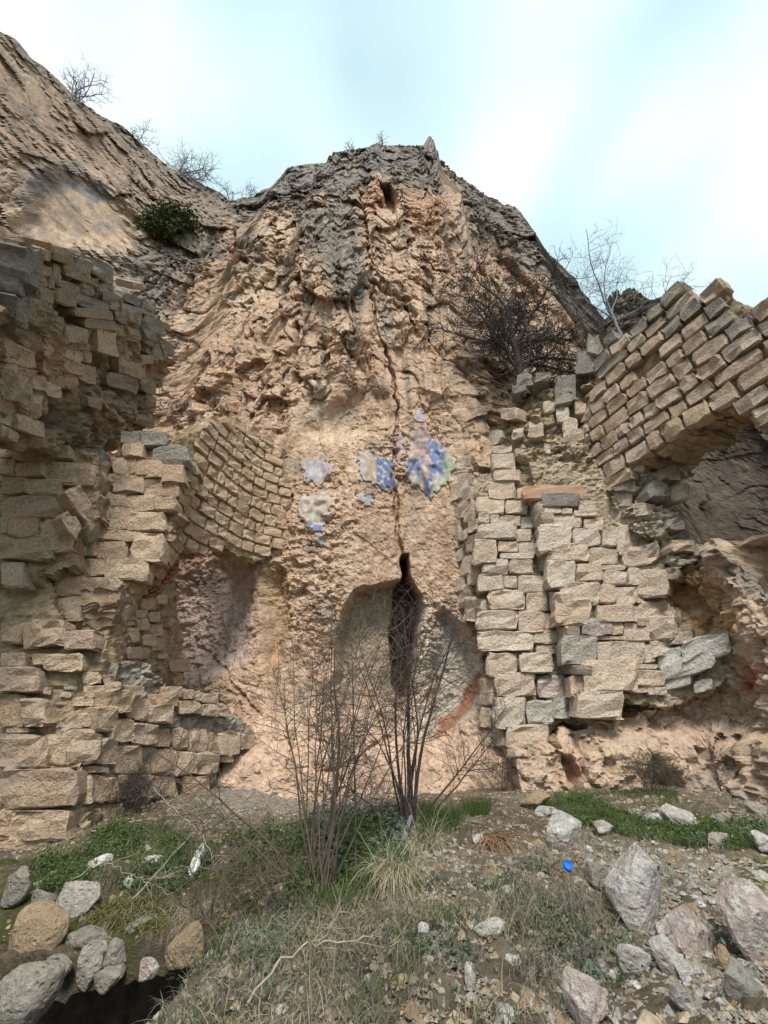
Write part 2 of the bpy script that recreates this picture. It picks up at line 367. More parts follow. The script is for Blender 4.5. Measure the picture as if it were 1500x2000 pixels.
NICHE = [(646, 1345), (650, 1250), (664, 1192), (690, 1150), (735, 1140), (775, 1128), (805, 1130), (826, 1170), (830, 1215), (818, 1290), (806, 1372), (760, 1362), (700, 1338)]
SLIT = [(784, 1085), (797, 1085), (806, 1130), (823, 1160), (821, 1230), (812, 1300), (803, 1368), (778, 1364), (763, 1340), (760, 1250), (765, 1165), (780, 1125)]
RNICHE = [(842, 1200), (868, 1170), (892, 1195), (915, 1222), (938, 1265), (952, 1330), (945, 1392), (905, 1412), (850, 1436), (826, 1400), (836, 1290)]
LREC = [(300, 1150), (350, 1118), (420, 1085), (497, 1090), (506, 1180), (500, 1260), (486, 1300), (430, 1325), (360, 1335), (300, 1320)]
recess(LREC, 0.35, -6, 50, 1.0)
recess([(505, 1120), (560, 1090), (572, 1180), (560, 1290), (520, 1340), (500, 1300)], 0.35, 0, 30, 0.8)
recess([(585, 870), (612, 826), (660, 806), (720, 790), (772, 795), (778, 850), (740, 885), (640, 890)], 0.40, -4, 26, 0.7)
recess(NICHE, 0.75, 0, 15, 0.75)
recess(SLIT, 1.9, 0, 9, 0.2)
recess(RNICHE, 0.42, 0, 34, 0.5)
recess([(738, 402), (765, 402), (782, 432), (770, 466), (752, 452)], 1.6, 0, 10)
recess([(568, 690), (585, 660), (620, 670), (642, 710), (632, 762), (576, 768), (565, 720)], 0.35, 0, 18, 0.7)
recess([(440, 500), (470, 460), (486, 520), (470, 570), (455, 560)], 0.25, 0, 18, 0.9)
recess([(20, 440), (60, 330), (130, 310), (220, 350), (285, 430), (270, 480), (240, 505), (120, 490), (40, 475)], 0.9, 0, 45, 0.18)
recess([(830, 420), (905, 440), (915, 480), (850, 500)], -0.35, 0, 20, 0.9)
recess([(770, 950), (830, 930), (850, 1000), (815, 1060), (785, 1080), (765, 1020)], 0.12, 0, 25, 1.0)
crack([(705, 425), (714, 500), (722, 565), (728, 640), (735, 690), (765, 755), (776, 830)], 0.3, 4)
crack([(776, 830), (775, 900), (770, 960), (778, 1040), (790, 1095)], 0.2, 5)
crack([(462, 440), (462, 500), (452, 545)], 0.4, 6)
crack([(520, 490), (522, 560), (498, 600)], 0.35, 6)
crack([(578, 500), (560, 560), (572, 610)], 0.4, 7)
crack([(566, 670), (562, 720), (568, 772)], 0.5, 8)
crack([(655, 560), (668, 640), (690, 700)], 0.2, 6)
crack([(760, 1440), (700, 1480), (640, 1506)], 0.12, 8)
crack([(360, 1260), (430, 1310), (480, 1360), (510, 1400)], 0.08, 6)
crack([(820, 700), (800, 640), (730, 610)], 0.3, 7)
crack([(850, 300), (858, 340), (842, 372)], 0.5, 8)
# --- rock colours
n1 = fbm(S * 0.5, Z * 0.4, 0 * Z + 11, 4); n2 = fbm(S * 1.6, Z * 1.2, 0 * Z + 13, 4); n3 = fbm(S * 0.9 + 40, Z * 0.25, 0 * Z + 15, 4); n4 = fbm(S * 4, Z * 3, 0 * Z + 19, 3)
def C(*c): return np.array(c, np.float32)
def lerp(a, b, f): return a + (b - a) * f[..., None]
T = lerp(C(.47, .35, .265) + np.zeros((*Z.shape, 3), np.float32), C(.53, .43, .335), sstep(-0.2, 0.7, n1))
T = lerp(T, C(.43, .285, .17), sstep(0.15, 0.8, n2) * 0.6)
T = lerp(T, C(.46, .335, .27), sstep(0.0, 0.6, n3) * 0.6)
T = lerp(T, C(.28, .24, .21), sstep(0.0, 0.7, -n2 + 0.25 * n4) * 0.7)
T = lerp(T, C(.20, .18, .165), sstep(0.22, 0.62, fbm(S * 2.0 + 3, Z * 0.16, 0 * Z + 27, 4, 0.6)) * sstep(2, 6, Z) * 0.75)
T = lerp(T, C(.55, .44, .345), sstep(0.25, 0.6, fbm(S * 1.7 + 33, Z * 0.35, 0 * Z + 29, 4, 0.6)) * 0.6)
pinklow = sstep(1330, 1480, PY) * (1 - left)
T = lerp(T, C(.50, .375, .295), pinklow * 0.75)
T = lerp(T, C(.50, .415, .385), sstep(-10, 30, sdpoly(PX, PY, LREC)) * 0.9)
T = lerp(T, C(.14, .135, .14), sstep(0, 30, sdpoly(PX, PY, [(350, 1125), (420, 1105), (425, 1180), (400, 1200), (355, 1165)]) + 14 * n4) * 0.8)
T = lerp(T, C(.45, .32, .19), sstep(-8, 40, sdpoly(PX, PY, [(500, 1100), (575, 1060), (590, 1200), (560, 1310), (520, 1350), (500, 1280)]) + 32 * n4) * 0.65)
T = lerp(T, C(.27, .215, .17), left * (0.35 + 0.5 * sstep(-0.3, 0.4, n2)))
grey = np.clip(capn * (0.75 + 0.35 * sstep(-0.5, 0.3, n2)) + 0.8 * sstep(0.25, 0.7, fbm(S * 0.8 + 9, Z * 0.22, 0 * Z + 23, 3)) * sstep(900, 640, PY), 0, 1)
grey *= 1 - 0.6 * left
for pl in ([(560, 440), (700, 430), (716, 640), (690, 660), (640, 600), (590, 520)], [(210, 500), (440, 430), (450, 480), (340, 560), (320, 640), (240, 560)],
           [(460, 450), (490, 470), (500, 560), (470, 580)], [(380, 450), (430, 400), (450, 470), (400, 520)]):
    grey = np.maximum(grey, sstep(-18, 22, sdpoly(PX, PY, pl) + 22 * n4) * 0.85)
T = lerp(T, lerp(C(.15, .145, .14) + np.zeros_like(T), C(.26, .25, .235), sstep(-0.3, 0.6, n4)), grey)
# pale scoop in the left cliff, orange patches at the summit
SC1 = [(20, 440), (60, 330), (130, 310), (220, 350), (285, 430), (270, 480), (240, 505), (120, 490), (40, 475)]
m1 = 0.85 * sstep(-10, 22, sdpoly(PX, PY, SC1) + 26 * n4)
T = lerp(T, lerp(C(.44, .355, .275) + np.zeros_like(T), C(.25, .26, .285), sstep(-0.25, 0.3, n2 + 0.6 * sstep(430, 330, PY) - 0.35)), m1)
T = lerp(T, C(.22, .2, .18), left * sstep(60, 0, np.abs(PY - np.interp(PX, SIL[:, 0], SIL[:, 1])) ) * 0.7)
for pl in ([(895, 340), (950, 335), (995, 365), (1015, 410), (985, 400), (950, 380)], [(708, 425), (745, 410), (755, 460), (720, 480)], [(790, 420), (850, 405), (880, 450), (830, 500), (790, 480)]):
    T = lerp(T, C(.44, .29, .21), sstep(-8, 14, sdpoly(PX, PY, pl) + 10 * n4) * 0.9)
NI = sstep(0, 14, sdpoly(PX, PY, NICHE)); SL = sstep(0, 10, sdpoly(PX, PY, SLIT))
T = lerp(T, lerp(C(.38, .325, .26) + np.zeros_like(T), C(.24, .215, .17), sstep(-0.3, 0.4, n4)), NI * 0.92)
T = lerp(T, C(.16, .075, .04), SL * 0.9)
RN = sstep(-4, 16, sdpoly(PX, PY, RNICHE))
T = lerp(T, lerp(C(.50, .465, .43) + np.zeros_like(T), C(.33, .325, .32), sstep(-0.2, 0.5, n4)), RN * 0.9)
T = lerp(T, C(.52, .48, .43), sstep(-4, 12, sdpoly(PX, PY, [(806, 1180), (845, 1170), (848, 1440), (800, 1440)]) + 6 * n4) * 0.7)
RED = [(853, 1438), (858, 1402), (888, 1388), (908, 1340), (938, 1308), (944, 1330), (925, 1372), (902, 1405), (880, 1425)]
T = lerp(T, C(.30, .15, .09), sstep(-3, 4, sdpoly(PX, PY, RED) + 4 * n4) * 0.9)
T = lerp(T, C(.05, .047, .045), sstep(6.6, 8.2, X) * sstep(10.5, 7.5, Z) * 0.85)  # dark weathered rock behind the arch, with the cave's shade painted into its tint
T = T * (1 + 0.30 * np.clip(n4, -1, 1) + 0.22 * np.clip(fbm(S * 11, Z * 11, 0 * Z + 49, 3, 0.65), -1, 1))[..., None]
T = lerp(T, C(.19, .165, .145), left * sstep(0.1, 0.5, fbm((S * 0.7 + Z) * 1.1, (Z - S) * 0.25, 0 * Z + 57, 4)) * 0.6)
T = np.clip(T * np.array((0.97, 0.925, 0.885)) , 0.02, 0.66)
# --- build, with the plateau behind the edge so that it is a solid hill
Zj = Z + 0.03 * f3 * (1 - smooth_low) * hi
phi = 0.8 * np.arctan2(np.maximum(Z, 0), rho[:, None])                  # high ledges hang out and down
Xd = X + nx[:, None] * H * np.cos(phi); Yd = Y + ny[:, None] * H * np.cos(phi); Zj = Zj - H * np.sin(phi)
ztop = Zj[:, -1].copy()
for _ in range(14):
    tx_, ty_ = proj(np.stack([Xd[:, -1], Yd[:, -1], ztop], -1)); ok = (Yd[:, -1] * CP + ztop * SP) > 1
    dz_ = np.where(ok, (ty_ - np.interp(tx_, SIL[:, 0], SIL[:, 1])) * 0.035, 0); ztop = ztop + np.clip(dz_, -0.6, 0.6)
dzt = ztop - Zj[:, -1]; dzt = np.clip(dzt, -2.5, 5.0)
kk = np.ones(9) / 9; dzt = np.convolve(np.pad(dzt, 4, 'edge'), kk, 'valid')
Zj = Zj + dzt[:, None] * sstep(0.35, 1.0, vv)[None, :]
CLIFF_P = np.stack([Xd, Yd, Zj], -1)
rows = [CLIFF_P]; trow = [T]
for k, (b, dz) in enumerate(((0.5, 0.0), (1.4, 0.1), (3.0, 0.2), (6.0, -0.6), (11.0, -5), (16, -16), (18, -30))):
    n = fbm(su * 0.6, su * 0 + k, su * 0, 3) * 0.4
    rows.append(np.stack([Xd[:, -1] - nx * (b + n), Yd[:, -1] - ny * (b + n), np.maximum(Zj[:, -1] + dz + n * 0.3 - 0.1 * k, -3)], -1)[:, None]); trow.append(T[:, -1:] * 0.9)
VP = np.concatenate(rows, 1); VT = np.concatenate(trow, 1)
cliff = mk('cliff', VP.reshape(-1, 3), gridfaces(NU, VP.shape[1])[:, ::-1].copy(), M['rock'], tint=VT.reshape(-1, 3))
tag(cliff, 'tall tan and grey limestone cliff with carved niches behind the ruined walls', None, None, 'structure')
CPX, CPY = proj(CLIFF_P)
def cliff_at(px, py):
    """point of the cliff face seen at a photograph pixel"""
    d = (CPX - px) ** 2 + (CPY - py) ** 2 + np.where(CLIFF_P[..., 1] < 2, 1e9, 0)
    return CLIFF_P.reshape(-1, 3)[np.argmin(d)]

# ------------------------------------------------------------------ painted plaster left on the cliff
def fresco(poly, label, cols, seed):
    fc = np.mean(poly, 0); gr_ = lambda pl: [tuple(fc + (np.array(p) - fc) * 1.16) for p in pl]
    poly = gr_(poly); cols = [(gr_(pl), c_) for pl, c_ in cols]
    m = (CPX > min(p[0] for p in poly) - 6) & (CPX < max(p[0] for p in poly) + 6) & (CPY > min(p[1] for p in poly) - 6) & (CPY < max(p[1] for p in poly) + 6)
    i0, i1 = np.where(m.any(1))[0][[0, -1]]; j0, j1 = np.where(m.any(0))[0][[0, -1]]
    P = CLIFF_P[i0:i1 + 1, j0:j1 + 1].copy(); x, y = CPX[i0:i1 + 1, j0:j1 + 1], CPY[i0:i1 + 1, j0:j1 + 1]
    s, z = S[i0:i1 + 1, j0:j1 + 1], Z[i0:i1 + 1, j0:j1 + 1]
    d = sdpoly(x, y, poly) + 9 * fbm(s * 6 + seed, z * 6, 0 * z + seed, 4, 0.65) - 1
    keep = d > 0
    for _ in range(3):                                                 # plaster lies evener than the rock below it
        Q = P.copy(); Q[1:-1, 1:-1] = (P[1:-1, 1:-1] * 2 + P[:-2, 1:-1] + P[2:, 1:-1] + P[1:-1, :-2] + P[1:-1, 2:]) / 6; P = Q
    P[..., 0] += nx[i0:i1 + 1, None] * 0.035; P[..., 1] += ny[i0:i1 + 1, None] * 0.035
    c = np.zeros((*x.shape, 3), np.float32) + C(.34, .27, .22)
    nn = fbm(s * 3 + seed, z * 3, 0 * z + 3, 3); 
    for k, (pl, col) in enumerate(cols):
        f = sstep(-3, 5, sdpoly(x, y, pl) + 7 * fbm(s * 6 + k * 7, z * 4, 0 * z + 9, 3)); c = lerp(c, C(*col), f * 0.92)
    c = lerp(c, C(.50, .41, .33), sstep(0.15, 0.4, fbm(s * 9, z * 9, 0 * z + seed, 4)) * 0.85)
    nu, nv = x.shape; q = gridfaces(nu, nv)[:, ::-1]; kf = keep.ravel()[q].all(1); q = q[kf]
    if not len(q): return
    used, inv = np.unique(q, return_inverse=True)
    fr = P.reshape(-1, 3)[used]; nn_ = np.repeat(np.stack([nx[i0:i1 + 1], ny[i0:i1 + 1], 0 * nx[i0:i1 + 1]], -1)[:, None], nv, 1).reshape(-1, 3)[used]
    q = inv.reshape(-1, 4); n = len(fr)
    e = np.concatenate([q[:, [0, 1]], q[:, [1, 2]], q[:, [2, 3]], q[:, [3, 0]]]); key = set(map(tuple, e.tolist()))
    rim = np.array([(a, b) for a, b in key if (b, a) not in key]).reshape(-1, 2)
    side = np.stack([rim[:, 1], rim[:, 0], rim[:, 0] + n, rim[:, 1] + n], 1)
    cc = c.reshape(-1, 3)[used]
    o = mk('fresco_fragment', np.concatenate([fr, fr - nn_ * 0.06]), np.concatenate([q, side]), M['plaster'], tint=np.concatenate([cc, cc]), smooth=True)
    tag(o, label, 'fresco', 'painted plaster fragments on the cliff')
BL, DB, WH, GN, PU, GY = (.115, .175, .345), (.07, .115, .25), (.52, .48, .45), (.27, .33, .25), (.31, .235, .25), (.33, .33, .37)
fresco([(588, 905), (600, 896), (640, 900), (648, 925), (625, 948), (598, 942)], 'faded pale blue fresco patch nearest the curved wall', [([(596, 900), (640, 905), (636, 935), (600, 938)], (.30, .30, .38)), ([(604, 912), (628, 912), (628, 930), (604, 930)], (.40, .38, .42))], 1)
fresco([(702, 890), (730, 886), (733, 896), (766, 898), (768, 950), (745, 956), (730, 945), (704, 935)], 'fresco patch with a dark blue upright figure shape beside a white stripe', [([(703, 892), (716, 890), (716, 936), (704, 935)], GY), ([(733, 898), (764, 899), (766, 948), (746, 955), (734, 945)], DB), ([(735, 905), (760, 903), (758, 930), (738, 930)], BL)], 2)
fresco([(800, 870), (812, 845), (835, 838), (850, 865), (870, 880), (886, 900), (880, 930), (850, 960), (840, 972), (826, 955), (800, 940), (796, 905)], 'largest fresco patch, blue and white with a green edge', [([(808, 850), (832, 842), (838, 880), (845, 905), (820, 905)], PU), ([(836, 862), (866, 874), (866, 932), (838, 930)], BL), ([(800, 900), (824, 896), (828, 936), (802, 936)], BL), ([(864, 890), (890, 900), (878, 935), (845, 965), (842, 940), (862, 925)], GN), ([(826, 935), (842, 930), (844, 972), (832, 965)], DB), ([(798, 920), (816, 915), (822, 938), (802, 938)], GY), ([(845, 925), (858, 925), (850, 945)], WH)], 3)
fresco([(582, 975), (640, 965), (652, 985), (640, 1000), (632, 1015), (634, 1035), (606, 1038), (594, 1015), (584, 1000)], 'fresco patch of pale grid lines over a blue block', [([(584, 970), (650, 970), (645, 1000), (590, 1000)], (.40, .345, .32)), ([(594, 1003), (640, 1003), (640, 1009), (594, 1009)], (.36, .42, .33)), ([(598, 1014), (632, 1014), (632, 1036), (604, 1038)], (.14, .18, .34))], 4)
fresco([(618, 1045), (634, 1045), (636, 1064), (624, 1070)], 'small grey blue fresco scrap low on the left', [([(618, 1045), (634, 1045), (636, 1064), (624, 1070)], (.20, .25, .32))], 5)
fresco([(806, 806), (822, 800), (832, 815), (824, 828), (810, 824)], 'small grey blue fresco scrap at the top beside the crack', [([(806, 806), (822, 800), (832, 815), (824, 828)], (.30, .32, .42))], 6)
fresco([(770, 870), (782, 848), (792, 862), (790, 900), (786, 915), (775, 900)], 'narrow purple fresco strip beside the largest patch', [([(770, 870), (782, 848), (792, 862), (790, 900), (780, 910)], (.33, .25, .27))], 7)
fresco([(695, 965), (730, 968), (728, 990), (700, 985)], 'pale grey fresco scrap below the dark blue figure shape', [([(695, 965), (730, 968), (728, 990), (700, 985)], (.33, .34, .38))], 8)

# ================================================================== THE GROUND
GC = [(0,1690,4.7),(200,1620,5.3),(420,1556,6.6),(600,1575,6.9),(750,1562,7.1),(900,1556,7.0),(1000,1550,6.95),(1200,1542,6.7),(1350,1556,6.0),(1500,1582,5.2),
      (750,1640,4.7),(850,1592,5.1),(1060,1602,4.8),(1150,1660,3.9),(1300,1700,3.5),(1500,1720,3.2),(300,1700,4.2),(620,1750,3.6),(760,1750,3.4),(950,1750,3.2),
      (1107,1733,3.1),(1230,1830,2.8),(1450,1880,2.4),(750,2000,2.35),(1000,2000,2.3),(1300,2000,2.2),(1500,2000,2.05),(500,2000,2.35),(480,1850,3.0),
      (150,1785,3.75),(300,1810,3.6),(-200,1760,4.2),(-600,1700,4.5),(1900,1650,4.5),(2000,2000,2.2)]
GP = np.array([at(*g) for g in GC])
GP = np.concatenate([GP, [[-4.5, 1.0, -1.6], [0, 1.0, -1.65], [4, 1.0, -1.5], [-7, 8, -1.1], [8, 8, -1.0], [0, 9.5, -1.0], [8, 4, -0.9], [-8, 4, -1.2]]])
def tps(r2): return np.where(r2 > 1e-9, 0.5 * r2 * np.log(np.maximum(r2, 1e-9)), 0)
n_ = len(GP); A_ = np.zeros((n_ + 3, n_ + 3)); d2 = ((GP[:, None, :2] - GP[None, :, :2]) ** 2).sum(-1)
A_[:n_, :n_] = tps(d2) + np.eye(n_) * 0.02; A_[:n_, n_] = 1; A_[:n_, n_ + 1:] = GP[:, :2]; A_[n_:, :n_] = A_[:n_, n_:].T
WT = np.linalg.solve(A_, np.concatenate([GP[:, 2], [0, 0, 0]]))
PIT = [(-4.4, 2.1), (-1.05, 2.1), (-0.95, 2.8), (-1.0, 3.5), (-1.5, 4.25), (-4.4, 4.4)]
def pit_at(x, y): return sstep(-0.02, 0.16, sdpoly(x, y, PIT) + 0.06 * perlin(x * 3, y * 3, x * 0 + 2))
LIP = 3.42
def gz(x, y, raw=False):
    x = np.asarray(x, float); y = np.asarray(y, float); r = WT[n_] + WT[n_ + 1] * np.clip(x, -8, 8) + WT[n_ + 2] * np.clip(y, 0.8, 9.5)
    xc, yc = np.clip(x, -8, 8), np.clip(y, 0.8, 9.5)
    for i in range(n_): r = r + WT[i] * tps((xc - GP[i, 0]) ** 2 + (yc - GP[i, 1]) ** 2)
    r = np.clip(r, -1.75, -0.6)
    r = r + 0.06 * fbm(x * 1.3, y * 1.3, x * 0 + 2, 3) + 0.02 * fbm(x * 5, y * 5, x * 0 + 4, 3)
    if raw: return r
    return r - 1.15 * pit_at(x, y) * (y < LIP)
gx = np.concatenate([[-900, -300, -100, -45, -25, -16, -12], np.linspace(-9, 9, 440), [12, 16, 25, 45, 100, 300, 900]])
gy = np.concatenate([[-900, -300, -100, -40, -15, -6, -2, 0.2], np.linspace(1.2, 4, 230), np.linspace(4.02, 9.5, 180), [12, 18, 30, 60, 150, 400, 900]])
GX, GY = np.meshgrid(gx, gy, indexing='ij'); GZ0 = gz(GX, GY, True); GZ = GZ0 - 1.15 * pit_at(GX, GY)
GZ = GZ + 0.012 * fbm(GX * 16, GY * 16, GX * 0 + 1, 3) * (np.abs(GX) < 9.5) + 0.02 * facets(GX * 9, GY * 9, 77, 1.0, 0.1)[0] * (np.abs(GX) < 9.5) * (GY < 9.6)
gpx, gpy = proj(np.stack([GX, GY, GZ], -1))
gn = fbm(GX * 1.2, GY * 1.2, GX * 0 + 6, 4); gn2 = fbm(GX * 6, GY * 6, GX * 0 + 8, 3)
GT = lerp(C(.20, .165, .12) + np.zeros((*GX.shape, 3), np.float32), C(.13, .105, .075), sstep(-0.3, 0.5, gn))
bare = sstep(-20, 30, sdpoly(gpx, gpy, [(1080, 1620), (1200, 1640), (1500, 1690), (1600, 1690), (1600, 1800), (1420, 1780), (1330, 1720), (1150, 1690)]) + 15 * gn2)
GT = lerp(GT, C(.30, .25, .18), bare * 0.9)
for pl in ([(60, 1690), (230, 1600), (330, 1620), (420, 1680), (330, 1760), (180, 1780), (60, 1740)], [(430, 1640), (600, 1600), (720, 1620), (740, 1730), (560, 1780), (440, 1740)], [(1050, 1560), (1500, 1590), (1500, 1660), (1250, 1640), (1080, 1600)]):
    GT = lerp(GT, C(.075, .085, .028), sstep(-20, 25, sdpoly(gpx, gpy, pl) + 25 * gn2) * 0.8)
for pl in ([(170, 1800), (200, 1775), (300, 1765), (335, 1790), (320, 1830), (190, 1815)], [(200, 1690), (250, 1690), (240, 1715), (190, 1710)], [(1170, 1730), (1215, 1725), (1222, 1755), (1180, 1765)], [(1440, 1690), (1500, 1670), (1560, 1740), (1450, 1740)],
           [(1300, 1760), (1330, 1745), (1320, 1830), (1300, 1800)], [(1310, 1590), (1420, 1590), (1440, 1625), (1330, 1620)]):
    GT = lerp(GT, C(.085, .095, .015), sstep(-10, 12, sdpoly(gpx, gpy, pl) + 10 * gn2) * 0.9)
GT = lerp(GT, C(.30, .27, .235), sstep(-8, 20, sdpoly(gpx, gpy, [(380, 1560), (440, 1530), (560, 1525), (760, 1540), (760, 1580), (600, 1600), (430, 1600)]) + 10 * gn2) * 0.85)
GT = GT * (1 + 0.25 * np.clip(gn2, -1, 1))[..., None]
ground = mk('ground', np.stack([GX, GY, GZ], -1).reshape(-1, 3), gridfaces(len(gx), len(gy)), M['soil'], tint=np.clip(GT, .02, .6).reshape(-1, 3))
tag(ground, 'sloping earth bank in front of the ruin', None, None, 'structure')
# the earth lip that roofs the hollow
lx, ly = np.meshgrid(np.linspace(-4.6, -0.8, 190), np.linspace(0, 1, 60), indexing='ij')
ly = (LIP - 0.05 + 0.12 * perlin(lx * 2.2, lx * 0, lx * 0 + 4) + 0.05 * perlin(lx * 7, lx * 0, lx * 0 + 4)) * (1 - ly) + 4.75 * ly
lz = gz(lx, ly, True) + 0.012 * fbm(lx * 16, ly * 16, lx * 0 + 1, 3) + 0.02 * facets(lx * 9, ly * 9, 77, 1.0, 0.1)[0] + 0.012
lb = lz - 0.16 - 0.05 * perlin(lx * 4, ly * 4, lx * 0 + 9); lb = np.where(ly > 4.6, lz - 0.4, lb)
q = gridfaces(190, 60); nl = 190 * 60; fr_ = np.arange(190) * 60
lt = lerp(C(.13, .105, .075) + np.zeros((190, 60, 3), np.float32), C(.075, .085, .028), sstep(-0.3, 0.3, fbm(lx * 2, ly * 2, lx * 0 + 3, 3)))
sidef = np.stack([fr_[:-1], fr_[:-1] + nl, fr_[1:] + nl, fr_[1:]], 1); sidef2 = np.stack([np.arange(59), np.arange(1, 60), np.arange(1, 60) + nl, np.arange(59) + nl], 1) + 189 * 60
lip = mk('bank_edge', np.concatenate([np.stack([lx, ly, lz], -1).reshape(-1, 3), np.stack([lx, ly, lb], -1).reshape(-1, 3)]), np.concatenate([q, q[:, ::-1] + nl, sidef, sidef2]), M['soil'], tint=np.concatenate([lt.reshape(-1, 3)] * 2))
tag(lip, 'earth lip roofing the dark hollow', None, None, 'structure')
def ground_at(px, py):
    """where the sight line through a photograph pixel meets the ground"""
    dx, dy, dz = ray(px, py); Ys = np.linspace(1.3, 9, 900); t = Ys / dy
    d = dz * t - gz(dx * t, Ys); k = np.where(d < 0)[0]
    Yh = Ys[k[0]] if len(k) else 6.5
    return np.array((dx * Yh / dy, Yh, gz(dx * Yh / dy, Yh)))

# ================================================================== MASONRY
class Wall:
    def __init__(self, pts):
        self.p = np.array(pts, float); d = np.diff(self.p, axis=0); self.l = np.hypot(d[:, 0], d[:, 1]); self.t = d / self.l[:, None]
        self.s = np.concatenate([[0], np.cumsum(self.l)])
    def pos(self, s):
        s = np.asarray(s, float); i = np.clip(np.searchsorted(self.s, s, 'right') - 1, 0, len(self.l) - 1)
        return self.p[i] + self.t[i] * (s - self.s[i])[..., None]
    def tan(self, s):
        i = int(np.clip(np.searchsorted(self.s, s, 'right') - 1, 0, len(self.l) - 1)); return self.t[i]
    def nrm(self, s):
        """outward normal (to the camera's side), softened at the corners"""
        s = np.asarray(s, float); r = 0
        for o in (-0.08, 0, 0.08):
            i = np.clip(np.searchsorted(self.s, s + o, 'right') - 1, 0, len(self.l) - 1); r = r + self.t[i]
        r = r / np.linalg.norm(r, axis=-1)[..., None]; n = np.stack([r[..., 1], -r[..., 0]], -1)
        return n
    def hit(self, px, py):
        dx, dy, dz = ray(px, py); best = None
        for i in range(len(self.l)):
            # dx*t = p + T*q
            T = self.t[i]; p = self.p[i]; det = dx * -T[1] + dy * T[0]
            if abs(det) < 1e-6: continue
            t = (p[0] * -T[1] + p[1] * T[0]) / det; q = (dx * p[1] - dy * p[0]) / det
            lo = -3 if i == 0 else -1e-6; hi = self.l[i] + (3 if i == len(self.l) - 1 else 1e-6)
            if t > 0.3 and lo <= q <= hi and (best is None or t < best[0]): best = (t, self.s[i] + q, dz * t)
        return best

def plane_hit(px, py, c, n):
    dx, dy, dz = ray(px, py); t = (c[0] * n[0] + c[1] * n[1]) / (dx * n[0] + dy * n[1]); return np.array((dx * t, dy * t, dz * t))

UG = np.array([-1, -0.86, 0.0, 0.86, 1.0])
def stone_geom(quad, front, back, rg_, big=False, rugged=1.0):
    """a roughly squared block: quad = 4 corners (a, b) in the wall plane; rounded edges, uneven face; 64 triangles"""
    u = np.array([-1, -0.84, -0.35, 0.35, 0.84, 1.0]) if big else UG; n = len(u)
    U, V = np.meshgrid(u, u, indexing='ij'); q = np.array(quad, float)
    size = min(np.linalg.norm(q[1] - q[0]), np.linalg.norm(q[3] - q[0]), np.linalg.norm(q[2] - q[1]))
    k = 1 - rg_.uniform(0.03, 0.13) * (U * U * V * V); U2, V2 = (U * k + 1) / 2, (V * k + 1) / 2
    P = (q[0] * ((1 - U2) * (1 - V2))[..., None] + q[1] * (U2 * (1 - V2))[..., None] + q[2] * (U2 * V2)[..., None] + q[3] * ((1 - U2) * V2)[..., None])
    P = P + rg_.normal(0, 0.028 * size * rugged, P.shape)
    edge = np.maximum(np.abs(U), np.abs(V)); D = front - (edge > 0.95) * min(0.028, 0.07 * size) + rg_.normal(0, min(0.022, 0.055 * size) * rugged, U.shape)
    D = D + 0.03 * size * (rg_.uniform(-1, 1) * U + rg_.uniform(-1, 1) * V)
    for (ci, cj) in ((0, 0), (n - 1, 0), (0, n - 1), (n - 1, n - 1)):        # chipped corners
        if rg_.random() < 0.3:
            P[ci, cj] += (P.mean((0, 1)) - P[ci, cj]) * rg_.uniform(0.08, 0.22); D[ci, cj] -= rg_.uniform(0.02, 0.07)
    vs = [np.concatenate([P, D[..., None]], -1).reshape(-1, 3)]
    ring = [(i, 0) for i in range(n)] + [(n - 1, j) for j in range(1, n)] + [(i, n - 1) for i in range(n - 2, -1, -1)] + [(0, j) for j in range(n - 2, 0, -1)]
    c = P.mean((0, 1)); bk = np.array([[*(c + (P[i, j] - c) * 0.93), -back] for i, j in ring])
    faces = gridfaces(n, n).tolist(); base = n * n; m = len(ring)
    for a in range(m):
        i0, j0 = ring[a]; i1, j1 = ring[(a + 1) % m]
        faces.append([i0 * n + j0, base + a, base + (a + 1) % m, i1 * n + j1])
    return np.concatenate(vs + [bk]), faces
def add_block(name, mat, parent, quad3, cen, Tn, Nn, front, back=0.22, big=False, rugged=1.0, label=None):
    ab = [((p - cen)[:2] @ Tn, (p - cen)[2]) for p in quad3]
    v, f = stone_geom(ab, front, back, rng, big, rugged)
    W = np.stack([v[:, 0] * Tn[0] + v[:, 2] * Nn[0], v[:, 0] * Tn[1] + v[:, 2] * Nn[1], v[:, 1]], -1)
    o = mk(name, W, f, mat, parent, smooth=False, loc=cen)
    if label: o['label'] = label
    return o
def trace(wall, parent, mat, data, off, sc, front=0.0, jit=0.05, name='stone', rugged=1.0, skew=0.0):
    """blocks measured on the photograph (x0, y0, x1, y1 in an enlargement) and set into the wall they belong to"""
    for d in data:
        x0, y0, x1, y1 = [d[0] / sc + off[0], d[1] / sc + off[1], d[2] / sc + off[0], d[3] / sc + off[1]]
        h = wall.hit((x0 + x1) / 2, (y0 + y1) / 2)
        if h is None: continue
        c2 = wall.pos(h[1]); Tn = wall.tan(h[1]); Nn = np.array((Tn[1], -Tn[0])); cen = np.array((*c2, h[2]))
        w, hh = x1 - x0, y1 - y0; q = []; gx_ = 0.45; jit_ = min(jit, 0.022) if jit < 0.06 else jit * 0.8; x0 += gx_; x1 -= gx_; y0 += gx_; y1 -= gx_
        for (x, y) in ((x0, y1), (x1, y1), (x1, y0), (x0, y0)):
            x += rng.normal(0, jit_ * w * 0.7); y += rng.normal(0, jit_ * hh) + skew * (x - (x0 + x1) / 2)
            q.append(plane_hit(x, y, cen, Nn))
        mt = mat[rng.integers(len(mat))] if isinstance(mat, list) else mat
        add_block(name, mt, parent, q, cen, Tn, Nn, front + rng.uniform(-0.03, 0.035) + (d[4] if len(d) > 4 else 0), 0.22, w * hh > 2600, rugged)
